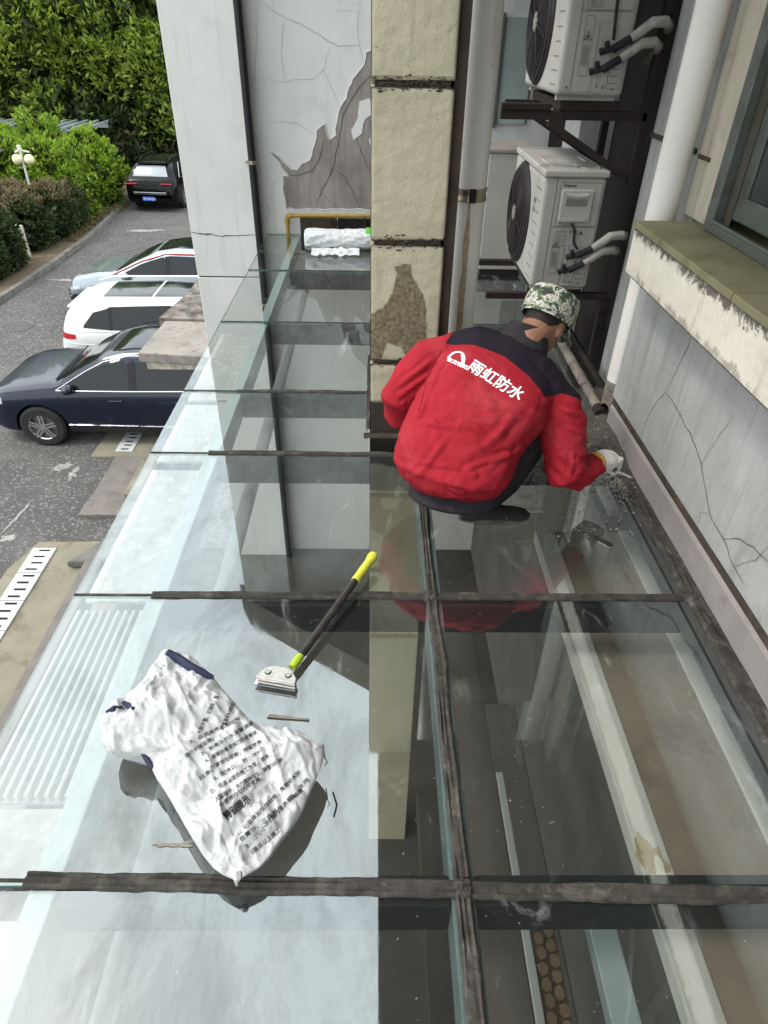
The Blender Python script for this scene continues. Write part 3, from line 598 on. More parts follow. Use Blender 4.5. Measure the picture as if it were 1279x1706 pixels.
def strip(name, p0, p1, w, h, seed, mat, bulge=1., n=None, ax='x', lips=True):
    """hand-smeared sealant strip from p0 to p1"""
    p0 = Vector(p0); p1 = Vector(p1); L_ = (p1-p0).length; n = n or max(10, int(L_/.012)); d = (p1-p0)/L_; s = Vector((-d.y, d.x, 0))
    prof = [(-1,0),(-.88,.55),(-.62,.85),(-.38,.55),(-.15,.5),(.12,.9),(.42,.6),(.68,.95),(.9,.5),(1,0)]
    vs = []; fs = []
    for i in range(n+1):
        tt = i/n*L_; c = p0 + d*tt; 
        for k, (u, hh) in enumerate(prof):
            wv = 1 + .20*fbm((tt*5+seed*11, u*.7, seed), 4) + .12*fbm((tt*25, u*3, seed), 3)
            off = .12*w*fbm((tt*2.2, seed*7, 0), 3)
            z = h*hh*(1 + .55*fbm((tt*7+seed, u*3.3, seed*2), 4)) + (.001 if hh else -.001)
            vs.append(c + s*(u*w/2*wv+off) + Vector((0,0,z)))
        if i:
            b0 = (i-1)*len(prof); b1 = i*len(prof)
            fs += [(b0+k, b1+k, b1+k+1, b0+k+1) for k in range(len(prof)-1)]
    mb = MB().add(vs, fs); 
    return mb.build(name, mat, GR, smooth=True, angle=60)
def jy(i, x): return J[i] - (.022*(x-0) if i == 1 else .002*x)
strip('sealant_joint', (-.80, jy(1,-.8), 0), (1.15, jy(1,1.15), 0), .042, .009, 1, MT['sealant'])
strip('sealant_joint', (XL, jy(1,XL)-.002, 0), (-.80, jy(1,-.8), 0), .009, .003, 2, MT['sealant'])
strip('sealant_joint', (-.77, J[2], 0), (1.15, J[2], 0), .032, .009, 3, MT['sealant'])
strip('sealant_joint', (XL, J[2], 0), (-.77, J[2], 0), .010, .003, 4, MT['sealant'])
strip('sealant_joint', (-.77, J[3], 0), (.78, J[3], 0), .026, .009, 5, MT['sealant'])
strip('sealant_joint', (XL, J[3], 0), (-.77, J[3], 0), .009, .003, 6, MT['sealant'])
strip('sealant_joint', (-.75, J[4], 0), (-.03, J[4], 0), .022, .007, 7, MT['sealant'])
strip('sealant_joint', (XL, J[4], 0), (-.75, J[4], 0), .014, .003, 8, MT['sealant'])
strip('sealant_joint', (XL, J[5], 0), (1.2, J[5], 0), .010, .003, 9, MT['sealant'])
strip('sealant_joint', (XL, J[6], 0), (1.2, J[6], 0), .010, .003, 10, MT['sealant'])
strip('sealant_joint', (XC, -.3, 0), (XC, J[1]-.02, 0), .040, .011, 12, MT['sealant'])
strip('sealant_joint', (XC, J[1]+.02, 0), (XC-.008, J[2]-.015, 0), .040, .011, 13, MT['sealant'])
strip('sealant_joint', (XC-.008, J[2]+.015, 0), (XC-.012, 2.60, 0), .034, .010, 14, MT['sealant'])
strip('sealant_joint', (XR+.005, .3, 0), (XR+.005, 2.5, 0), .070, .014, 15, MT['sealant'])
strip('sealant_joint', (-.03, J[4]-.42, 0), (-.03, J[4]+.5, 0), .022, .008, 16, MT['sealant'])
strip('sealant_joint', (-.05, 2.79, 0), (.32, 2.79, 0), .03, .012, 17, MT['groove'])
for k, (x, y) in enumerate([(XC, jy(1,XC)), (XC-.008, J[2]), (XR-.01, J[2]), (XR-.012, J[2]+.001)]):
    mb = MB(); mb.grid(lambda u, v, x=x, y=y: (lambda a, r_: (x+r_*.030*(1+.4*fbm((math.cos(a)*2,math.sin(a)*2,x*5+k),3))*math.cos(a), y+r_*.030*(1+.4*fbm((math.cos(a)*2,math.sin(a)*2,x*5+k+3),3))*math.sin(a), .017*(1-r_**3)+.004*fbm((a*2,r_*4,k),3)))(2*math.pi*u, v), 24, 8)
    mb.build('sealant_knob', MT['sealant'], GR, smooth=True)
# steel frame under the glass
for i, y in enumerate(J):
    if i in (0,1,2,3,4,5,6,7):
        x1 = 1.13 if i < 4 else (1.25)
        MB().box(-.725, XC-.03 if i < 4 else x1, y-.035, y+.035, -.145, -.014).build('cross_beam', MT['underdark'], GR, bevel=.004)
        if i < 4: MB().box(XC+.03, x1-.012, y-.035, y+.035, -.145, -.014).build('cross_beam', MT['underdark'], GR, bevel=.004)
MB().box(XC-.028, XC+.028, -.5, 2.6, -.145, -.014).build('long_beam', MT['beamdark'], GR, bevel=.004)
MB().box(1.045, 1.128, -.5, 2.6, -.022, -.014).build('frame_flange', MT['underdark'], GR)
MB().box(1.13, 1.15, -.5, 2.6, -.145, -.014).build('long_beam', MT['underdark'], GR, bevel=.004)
MB().box(-.79, -.727, -.5, 6.68, -.15, -.014).build('edge_beam', MT['beamblue'], GR, bevel=.005)
MB().tube([(-.615,-.5,-.26),(-.615,6.6,-.26)], .034, 18).build('gutter_pipe', MT['whitesteel'], GR, smooth=True)
# ribbed white sheet hanging under the outer strip, and a plain one
rb = MB(); x = -1.03
while x < -.80:
    rb.box(x, x+.012, .95, 1.64, -.075, -.045, 1); x += .027
rb.box(-1.035, -.795, .95, 1.64, -.09, -.0755)
rb.build('ribbed_sheet', [MT['whitesteel'], pbr('rib_white', (.56,.58,.575), (.52,.54,.535), 4, .4, bmp=0)], GR, bevel=.002)
for a_, b_ in ((-.3,.66),(.74,.93),(1.71,2.58),(2.66,3.24),(3.30,4.28)): MB().box(-1.035, -.795, a_, b_, -.085, -.070).build('plain_sheet', MT['palepanel'], GR, bevel=.002)

# ---------------------------------------------------------------- porch below the glass
PB = empty('porch', (0,2,GZ), 'dim entrance porch below the glass with tiled floor and pale inner walls', 'porch')
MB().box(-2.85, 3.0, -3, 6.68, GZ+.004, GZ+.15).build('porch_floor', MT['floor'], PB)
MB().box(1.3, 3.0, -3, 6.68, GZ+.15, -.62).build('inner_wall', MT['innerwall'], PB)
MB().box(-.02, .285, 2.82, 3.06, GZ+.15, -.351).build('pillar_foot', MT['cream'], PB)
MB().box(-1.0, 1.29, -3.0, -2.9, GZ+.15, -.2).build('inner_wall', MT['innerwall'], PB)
MB().box(.62, .9, -1.5, 2.6, -1.9, -1.82).build('ledge', MT['innerwall'], PB, bevel=.01)
MB().box(.3, .62, -1.0, 2.4, -2.6, -2.5).build('ledge', MT['floor'], PB, bevel=.01)
MT['dustyboard'] = pbr('dusty_ceiling_board', (.42,.36,.29), (.30,.255,.205), 3, .9, bmp=.4, dirt=(.15,.125,.10), dirtscale=2.2, dirtamt=(.5,.75), speck=((.42,.38,.32),40,.66,.75))
MT['palestrip'] = pbr('pale_painted_strip', (.80,.81,.77), (.72,.73,.69), 4, .5, bmp=.1, dirt=(.5,.5,.46), dirtscale=7, dirtamt=(.6,.8))
MB().box(.856, 1.16, -2, 2.43, -.34, -.30).build('ceiling_board', MT['dustyboard'], PB, bevel=.004)
MB().box(.766, .854, -2, 2.43, -.36, -.292).build('pale_strip', MT['palestrip'], PB, bevel=.004)
MB().box(1.162, 1.29, -2, 2.43, -.36, -.292).build('pale_strip', MT['palestrip'], PB, bevel=.004)
MB().box(.27, .435, -2, 2.2, -.55, -.50).build('ceiling_board', MT['paving'], PB, bevel=.004)
MB().box(.438, .462, -2, 1.3, -.56, -.492).build('pale_strip', MT['palestrip'], PB, bevel=.003)
MB().box(.64, .72, -2, .88, -.56, -.50).build('pale_strip', MT['beamblue'], PB, bevel=.004)
random.seed(21)
yy_ = -.4
while yy_ < .86:                                  # crazy paved strip in the nearest bay
    for q in range(2):
        cx_ = .482+.034*q+random.uniform(-.004,.004); cy_ = yy_+.018*(q%2)
        pts = [(cx_+.0155*math.cos(2*math.pi*k/6+.3)*random.uniform(.85,1.05), cy_+.019*math.sin(2*math.pi*k/6+.3)*random.uniform(.85,1.05)) for k in range(6)]
        MB().prism(pts, -.5, -.490).build('mosaic_piece', MT['mosaic'] if 'mosaic' in MT else MT.setdefault('mosaic', pbr('brown_mosaic', (.24,.16,.09), (.30,.22,.14), 20, .7)), PB)
    yy_ += .038
MB().box(.464, .535, -2, .89, -.53, -.4995).build('mosaic_bed', MT['soil'], PB)
pm = blob(.812, .86, .018, .05, .1, -.2915, -.2895, seed=4, rough=.6).build('peeled_spot', MT['chipwhite'] if 'chipwhite' in MT else MT.setdefault('chipwhite', pbr('chip_white', (.85,.84,.8), (.8,.78,.74), 20, .8)), PB)
for c_, r1, sd_ in (((.80,.90),.04,5),): blob(c_[0], c_[1], r1*.9, r1*1.6, .1, -.2918, -.2908, seed=sd_, rough=.7).build('rust_ring', pbr('rust_ring', (.42,.33,.16), (.6,.52,.36), 30, .8), PB)
# lower entrance roof slabs left of the glass roof
ER = empty('entrance_roof', (-2.2,8.5,-1.6), 'stepped low concrete roof slabs over the entrance hiding the rear of the navy car', 'roof')
MB().prism([(-2.79,7.32),(-2.74,8.375),(-1.3,8.33),(-1.3,7.15)], -1.62, -1.5).build('roof_slab', MT['roofslab'], ER, bevel=.012)
MB().prism([(-2.83,8.40),(-2.69,9.35),(-1.3,9.3),(-1.3,8.345)], -1.60, -1.47).build('roof_slab', MT['sootslab'], ER, bevel=.012)
MB().prism([(-2.70,9.38),(-2.68,10.5),(-1.3,10.5),(-1.3,9.33)], -1.60, -1.48).build('roof_slab', MT['sootslab'], ER, bevel=.012)
MB().box(-2.72, -1.3, 7.34, 10.45, -1.72, -1.625).build('fascia', MT['sillface'], ER, bevel=.01)

# ---------------------------------------------------------------- cement and crumbs in the corner
CC = MB()
def cfn(u, v):
    x = .62+.70*u; y = 2.46+.9*v
    e = min(u*6, 1, v*8+.0, (1-v)*6+.2); e = max(0, min(1, e))
    return (x, y + .05*fbm((x*4,y*4,0),4), -.004 + .035*e*(.55+.5*fbm((x*5,y*5,2),5)) + .05*sstep(.55,1,u)*e)
CC.grid(cfn, 60, 70)
o = CC.build('cement_heap', MT['debris'], None, smooth=True); tag(o, 'dark wet cement patch in the corner below the broken drainpipe', 'cement')
random.seed(5); rb = MB()
for k in range(1500):
    if k < 700: x, y = random.gauss(.87,.07), random.gauss(2.72,.12)
    elif k < 1100: x, y = random.gauss(1.08,.035), random.gauss(2.36,.06)
    else: x, y = random.uniform(.6,1.25), random.uniform(2.0,3.1)
    if x > 1.15 and y < 2.9: continue
    s_ = random.uniform(.0015,.006) if k > 40 else random.uniform(.006,.016); z = .028 if y > 2.5 else .004
    rb.ell((x,y,z+s_*.5), s_, s_*random.uniform(.6,1.3), s_*.7, 5)
o = rb.build('rubble', MT['rubble']); tag(o, 'pale cement crumbs scattered round the gloved hand', 'rubble', kind='stuff')
# ---------------------------------------------------------------- air conditioners
def rrect(x0, x1, z0, z1, r_, n=5):
    pts = []
    for cx_, cz, a0 in ((x1-r_, z1-r_, 0), (x0+r_, z1-r_, 90), (x0+r_, z0+r_, 180), (x1-r_, z0+r_, 270)):
        for k in range(n+1): a = R(a0+90*k/n); pts.append((cx_+r_*math.cos(a), cz+r_*math.sin(a)))
    return pts
def outline_tube(mb, pts, y, r_, m=0): mb.tube([(x, y, z) for x, z in pts], r_, 5, m, closed=True)
def ac_unit(x0, y0, z0, label, handle=True):
    """outdoor unit: fan side faces -x, service panel faces -y"""
    w, l, h = .315, .80, .60
    A = empty('air_conditioner', (x0+w/2, y0+l/2, z0), label, 'air conditioner', 'outdoor air conditioner units')
    x1 = x0+w; zt = z0+h
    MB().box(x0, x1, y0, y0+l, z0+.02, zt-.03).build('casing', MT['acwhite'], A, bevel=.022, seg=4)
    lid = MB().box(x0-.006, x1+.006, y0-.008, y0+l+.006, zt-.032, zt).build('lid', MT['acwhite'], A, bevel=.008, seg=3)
    rr = MB()
    for (a,b,c,d) in ((x0+.05,x1-.13,y0+.10,y0+.17),(x0+.20,x1-.03,y0+.05,y0+.11),(x0+.05,x1-.05,y0+.24,y0+.42)):
        rr.tube([(p[0],p[1],zt+.001) for p in rrect(a,b,c,d,.015)], .004, 6, closed=True)
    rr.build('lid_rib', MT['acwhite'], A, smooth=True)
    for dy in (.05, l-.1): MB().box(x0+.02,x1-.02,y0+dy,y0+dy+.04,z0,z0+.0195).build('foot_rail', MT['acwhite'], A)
    # service panel grooves
    g = MB(); yf = y0-.0006
    g.box(x0+.062, x0+.065, yf-.001, yf+.01, z0+.03, zt-.034)
    g.box(x0+.03, x1-.02, yf-.001, yf+.01, zt-.035, zt-.032)
    outline_tube(g, rrect(x0+.085, x1-.02, z0+.34, zt-.055, .012), y0, .0016)
    g.box(x0+.065, x1-.02, yf-.001, yf+.01, z0+.335, z0+.3375)
    outline_tube(g, rrect(x0+.09, x0+.13, z0+.10, z0+.32, .008), y0, .0014)
    g.box(x0+.15, x0+.152, yf-.001, yf+.01, z0+.03, z0+.30)
    for k in range(6): g.box(x1-.075, x1-.035, yf-.001, yf+.01, z0+.07+.028*k, z0+.074+.028*k)
    outline_tube(g, rrect(x1-.085, x1-.025, z0+.05, z0+.22, .01), y0, .0014)
    for (a, b) in ((x0+.04, z0+.05),(x1-.06, z0+.045),(x0+.18,z0+.055),(x0+.21,z0+.05)): g.box(a, a+.012, yf-.001, yf+.01, b, b+.010)
    g.build('panel_groove', MT['acgroove'], A)
    e = MB()
    outline_tube(e, rrect(x0+.155, x1-.09, z0+.04, z0+.30, .015), y0+.001, .004)
    outline_tube(e, rrect(x0+.175, x1-.10, z0+.06, z0+.25, .012), y0+.001, .0035)
    outline_tube(e, rrect(x0+.09, x1-.035, z0+.345, z0+.435, .012), y0+.001, .003)
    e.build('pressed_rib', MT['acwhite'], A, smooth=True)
    if handle:
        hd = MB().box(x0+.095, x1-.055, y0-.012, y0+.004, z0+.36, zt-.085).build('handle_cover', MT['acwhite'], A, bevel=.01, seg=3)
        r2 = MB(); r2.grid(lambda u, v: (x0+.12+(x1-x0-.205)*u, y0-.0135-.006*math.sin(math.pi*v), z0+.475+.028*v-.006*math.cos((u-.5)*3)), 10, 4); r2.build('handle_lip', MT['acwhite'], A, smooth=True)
        MB().box(x0+.12, x1-.085, y0-.0128, y0+.003, z0+.437, z0+.470).build('handle_recess', MT['acgroove'], A)
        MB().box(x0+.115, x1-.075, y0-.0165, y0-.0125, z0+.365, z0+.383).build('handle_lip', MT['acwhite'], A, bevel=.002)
    tx = MB(); zl = z0+.42 if not handle else z0+.325
    lab = MB().box(x0+.093, x0+.205, y0-.0025, y0+.001, zl-.075, zl).build('rating_label', MT['paper'], A)
    U = (1,0,0); V = (0,0,1)
    vs, fs = textmesh('Hisense', .016); flat(tx, vs, fs, (x0+.097, y0-.0032, zl-.016), U, V)
    if handle:
        vs, fs = textmesh('Hisense', .02); vs, fs = bold(vs, fs, .0007); flat(tx, vs, fs, (x0+.10, y0-.0032, zt-.075), U, V)
    for k in range(6):
        vs, fs = textmesh(random.choice(['制冷量 3510W 额定','电源 220V~ 50Hz','防水等级 IPX4 R32','噪声 53dB 1120W']), .0075); flat(tx, vs, fs, (x0+.097, y0-.0032, zl-.028-.0085*k), U, V)
    for k in range(2): tx.lathe([(.006,0),(.009,0)], 14, (x0+.175+.02*k, y0-.0034, zl-.011), 'y')
    # flammable warning triangle and small notices
    def tri(cx_, cz, r_, w_):
        P3 = [(cx_+r_*math.sin(R(a)), y0-.0028, cz+r_*math.cos(R(a))) for a in (0,120,240)]
        tx.tube(P3, w_, 4, closed=True)
        tx.add([(cx_-.004,y0-.003,cz-.006),(cx_+.004,y0-.003,cz-.006),(cx_+.005,y0-.003,cz),(cx_,y0-.003,cz+.009),(cx_-.004,y0-.003,cz+.001)], [(0,1,2,3,4)])
    tri(x0+.108, z0+.245, .021, .0022); tri(x0+.228, zl-.018, .012, .0014)
    for k in range(3):
        outline_tube(tx, rrect(x0+.097, x0+.12, z0+.14+.026*k, z0+.160+.026*k, .002, 2), y0-.002, .0009)
        vs, fs = textmesh('注意', .009); flat(tx, vs, fs, (x0+.099, y0-.003, z0+.146+.026*k), U, V)
    tx.build('print', MT['ink'], A)
    # fan grille on the -x side
    cy_, cz_ = y0+.50, z0+.30; rF = .265
    MB().lathe([(0,-.030),(rF*.55,-.034),(rF*.9,-.026),(rF,-.004),(rF+.004,.004)], 48, (x0, cy_, cz_), 'x').build('fan_grille', MT['acdark'], A, smooth=True)
    fg = MB()
    for k in range(14): 
        rk = rF*(.12+.88*k/13.); fg.tube([(x0-.037+.033*max(0,(rk/rF-.75)/.25)**2, cy_+rk*math.cos(2*math.pi*q/40), cz_+rk*math.sin(2*math.pi*q/40)) for q in range(40)], .0022, 5, closed=True)
    for q in range(10):
        a = 2*math.pi*q/10; fg.tube([(x0-.040, cy_+.03*math.cos(a), cz_+.03*math.sin(a)), (x0-.036, cy_+.8*rF*math.cos(a+.25), cz_+.8*rF*math.sin(a+.25)), (x0-.004, cy_+rF*math.cos(a+.35), cz_+rF*math.sin(a+.35))], .0025, 5)
    fg.build('grille_wire', MT['acdark'], A, smooth=True)
    MB().ell((x0-.038, cy_, cz_), .006, .045, .045, 20).build('fan_hub', MT['acgroove'], A, smooth=True)
    ft = MB()
    for k, s_ in enumerate(('变频','直流')):
        vs, fs = textmesh(s_, .03); flat(ft, vs, fs, (x0-.0015, y0+.19, z0+.42-.04*k), (0,-1,0), (0,0,1))
    ft.build('front_print', MT['ink'], A)
    vt = MB()
    for k in range(9): vt.box(x0-.002, x0+.004, y0+.04, y0+.15, z0+.06+.055*k, z0+.064+.055*k)
    vt.build('front_slot', MT['acgroove'], A)
    # valves and insulated pipes
    for (dx, dz, s_) in ((.20,.20,1),(.17,.125,.9)):
        vv = MB(); p = Vector((x0+dx, y0, z0+dz))
        vv.tube([p+Vector((0,.01,0)), p+Vector((0,-.04,0))], .014, 12); vv.tube([p+Vector((0,-.03,0)), p+Vector((-.012,-.035,.03))], .011, 10)
        vv.tube([p+Vector((-.025,-.03,-.008)), p+Vector((.03,-.03,.006))], .012, 10); vv.tube([p+Vector((-.035,-.03,-.01)), p+Vector((-.022,-.03,-.006))], .015, 6)
        vv.build('valve', MT['foamdark'], A, smooth=True)
        q = p+Vector((.02,-.03,.0))
        MB().tube([q, q+Vector((.04,-.01,.025)), q+Vector((.075,-.01,.045))], .017, 12).build('pipe_sleeve', MT['foamdark'], A, smooth=True)
        MB().tube([q+Vector((.07,-.01,.042)), q+Vector((.12,-.008,.075)), q+Vector((.155,0,.10)), q+Vector((.215,.01,.105)), q+Vector((.25,.05,.09)), q+Vector((.28,.14,.07)), q+Vector((.30,.30,.03))], [.018,.021,.022,.022,.022,.021,.02], 14).build('wrapped_pipe', MT['foam'], A, smooth=True)
    zc_ = z0+.36 if handle else z0+.62
    MB().tube([(x0+.165,y0-.02,zc_),(x0+.185,y0-.028,zc_-.03),(x0+.19,y0-.03,zc_-.09),(x0+.215,y0-.035,z0+.235)], .0065, 10).build('power_cable', MT['foamdark'], A, smooth=True)
    MB().box(x0+.10, x0+.19, y0-.02, y0-.002, zc_-.004, zc_+.006).build('cable_clip', MT['acgroove'], A)
    return A
ac_unit(.845, 3.60, .455, 'lower outdoor air conditioner behind the crouching man with its handle cover and cable in view')
ac_unit(.835, 3.60, 1.345, 'upper outdoor air conditioner on the rusty bracket cut off by the top edge', handle=False)
br = empty('wall_bracket', (1.33,3.9,1.2), 'dark rusty steel bracket carrying the upper air conditioner with diagonal braces', 'bracket')
for y in (3.68, 4.30):
    MB().box(.60 if y < 4 else .72, 1.31, y-.02, y+.02, 1.262, 1.30).build('arm', MT['rust'], br, bevel=.003)
    MB().box(1.285, 1.325, y-.02, y+.02, .98, 1.95).build('upright', MT['rust'], br, bevel=.003)
    d = Vector((.44,0,-.24)); MB().obox((1.06,y,1.13), d*.5, (0,.018,0), Vector((.24,0,.44)).normalized()*.016).build('brace', MT['rust'], br, bevel=.003)
MB().box(.60,.84,3.655,3.70,1.301,1.33).build('shelf_edge', MT['rust'], br, bevel=.004)
MB().box(.88,1.16,3.66,4.35,1.301,1.344).build('rail', MT['rust'], br, bevel=.004)
br2 = empty('wall_bracket', (1.33,3.9,.3), 'dark low steel bracket under the lower air conditioner behind the camouflage cap', 'bracket')
for y in (3.66, 4.30):
    MB().box(.62, 1.31, y-.02, y+.02, .40, .435).build('arm', MT['rust'], br2, bevel=.003)
    MB().box(1.27, 1.325, y-.02, y+.02, .06, .398).build('upright', MT['rust'], br2, bevel=.003)
MB().box(.87,1.15,3.66,4.35,.4355,.4545).build('rail', MT['rust'], br2)
bx = empty('storage_box', (1.0,5.7,0), 'plain white cabinet standing behind the lower air conditioner fan', 'cabinet')
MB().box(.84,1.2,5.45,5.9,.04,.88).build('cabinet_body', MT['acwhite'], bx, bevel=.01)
MB().box(.83,1.21,5.44,5.91,.881,.91).build('cabinet_lid', MT['roofslab'], bx, bevel=.006)
MB().box(.86,1.18,5.47,5.88,.002,.0395).build('plinth', MT['rust'], bx)
wp = empty('end_wall_window', (1.0,6.6,1.2), 'pale glazed window panel on the end wall above the lower air conditioner', 'window')  # window panel set on the end wall
MB().box(.93,1.31,6.665,6.699,.95,1.7).build('window_glass', pbr('milky_glass', (.30,.36,.34), (.25,.3,.29), 3, .2, bmp=0), wp)
MB().box(.90,.9295,6.65,6.699,.92,1.73).box(1.03,1.05,6.645,6.664,.92,1.73).build('window_frame', MT['alu'], wp)

# film roll and clear bag at the far end
rl = empty('film_roll', (-.35,6.1,0), 'roll of white plastic film with a green band lying on the far panes', 'roll')
def rfn(u, v):
    a = 2*math.pi*u; x = -.62+.60*v; r_ = (.085+.012*fbm((math.cos(a)*2, math.sin(a)*2, x*5), 4)+.006*math.sin(a*9+x*30)*.4)*(1 if .02 < v < .98 else .93)
    return (x, 6.13+r_*math.cos(a)*1.15+.03*v, .088+r_*math.sin(a))
MB().grid(rfn, 40, 36).build('film', MT['whitecloth'], rl, smooth=True)
MB().lathe([(0,0),(.078,0),(.082,.006)], 28, (-.626,6.13,.088), 'x').build('roll_end', MT['whitecloth'], rl)
MB().lathe([(.096,0),(.097,.075)], 32, (-.085,6.165,.09), 'x').build('green_band', MT['green'], rl, smooth=True)
MB().grid(lambda u, v: (-.56+.42*u, 6.04-.12*v-.03*fbm((u*4,v*3,5),3), .012+.03*(1-v)+.012*fbm((u*9,v*5,1),3)), 24, 8).build('loose_flap', MT['whitecloth'], rl, smooth=True)
o = MB().grid(lambda u, v: (lambda a, b_, k: (.67+.17*k*math.cos(a)*math.sin(b_), 6.3+.2*k*math.sin(a)*math.sin(b_), .19+.20*k*math.cos(b_)))(2*math.pi*u, math.pi*v, 1+.45*fbm((math.cos(2*math.pi*u)*2,math.sin(2*math.pi*u)*2,v*4),5)), 48, 32).build('plastic_bag', MT['filmbag'], None, smooth=True)
tag(o, 'crumpled clear plastic bag with green print between the drainpipe and the fan', 'bag')

# ---------------------------------------------------------------- scraper
SC = empty('scraper', (-.12,1.6,.03), 'long scraper with a yellow grip black tube and metal blade head lying on the glass', 'scraper')
hb = Vector((-.245,1.325,.028)); ht = Vector((.005,1.825,.060)); dv = (ht-hb).normalized()
MB().tube([hb+dv*.03, hb+dv*.06, ht-dv*.13], [.0105,.0125,.0125], 18).build('handle_tube', MT['blackhandle'], SC, smooth=True)
L_ = (ht-hb).length
MB().tube([ht-dv*.15, ht-dv*.148, ht-dv*.12, ht-dv*.09, ht-dv*.055, ht-dv*.035, ht-dv*.018, ht-dv*.004, ht], [.014,.0155,.0145,.0155,.0145,.0165,.0195,.0165,.004], 20).build('grip', MT['yellow'], SC, smooth=True)
MB().tube([hb+dv*.0, hb+dv*.03, hb+dv*.05], [.0125,.0145,.0125], 16).build('collar', pbr('lime_collar', (.40,.52,.04), (.3,.42,.04), 20, .5), SC, smooth=True)
hx = Vector((.975,-.20,0)).normalized(); hy = Vector((.20,.975,0)).normalized(); hc = Vector((-.285,1.292,.018))
def hpoly(pts, z0, z1):
    n = len(pts); vs = [hc+hx*a+hy*b+Vector((0,0,z0+ (0))) for a,b in pts]+[hc+hx*a+hy*b+Vector((0,0,z1)) for a,b in pts]
    return MB().add(vs, [tuple(range(n-1,-1,-1)), tuple(range(n,2*n))]+[(i,(i+1)%n,n+(i+1)%n,n+i) for i in range(n)])
hpoly([(-.060,-.018),(.060,-.018),(.060,.0),(.035,.030),(.022,.036),(-.022,.036),(-.042,.026),(-.060,.0)], -.002, .014).build('head', MT['castmetal'], SC, bevel=.003)
hpoly([(-.064,-.032),(.064,-.032),(.062,-.010),(-.062,-.010)], -.0065, -.0025).build('blade', MT['chrome'], SC)
hpoly([(-.061,-.022),(.061,-.022),(.061,-.012),(-.061,-.012)], .0145, .018).build('clamp_bar', MT['castmetal'], SC, bevel=.001)
for a in (-.032,.032):
    c = hc+hx*a+hy*.006; MB().lathe([(.0,.017),(.0035,.017),(.004,.0195),(.0075,.0195),(.0085,.0145)], 18, tuple(c)).build('screw', MT['castmetal'], SC, smooth=True)
    MB().lathe([(.0086,.0142),(.0105,.0146),(.0106,.0142)], 18, tuple(c)).build('screw_recess', MT['groove'], SC)
o = hpoly([(0.01,-.13),(.13,-.115),(.13,-.11),(.012,-.118)], -.017, -.013).build('glass_sliver', MT['rubble']); tag(o, 'short pale scraped strip lying on the glass between the scraper and the sack', 'scrap')

# ---------------------------------------------------------------- sack
def pxray(px, py): return (ex*(px-639.5) + ey*(853-py) - ez*1087)
def on_plane(px, py, z0y=.745, slope=.52):
    """point of the sack mid plane z = .078 + .09*(y-.73), a hand above the glass"""
    d = pxray(px, py); t_ = (.078+.09*(-.73) - CAM.z)/(d.z - .09*d.y); return CAM + d*t_
rows = [(1083,274,286),(1092,266,312),(1105,258,332),(1130,243,356),(1160,213,380),(1185,178,402),(1205,168,420),(1213,167,462),(1222,168,502),(1240,171,534),(1252,180,541),(1258,240,540),(1275,250,536),(1300,262,526),(1320,276,517),(1350,293,505),(1375,307,487),(1400,322,468),(1425,338,450),(1445,354,432),(1457,370,412),(1464,386,400)]
RW = [(on_plane(l, y), on_plane(r_, y)) for y, l, r_ in rows]
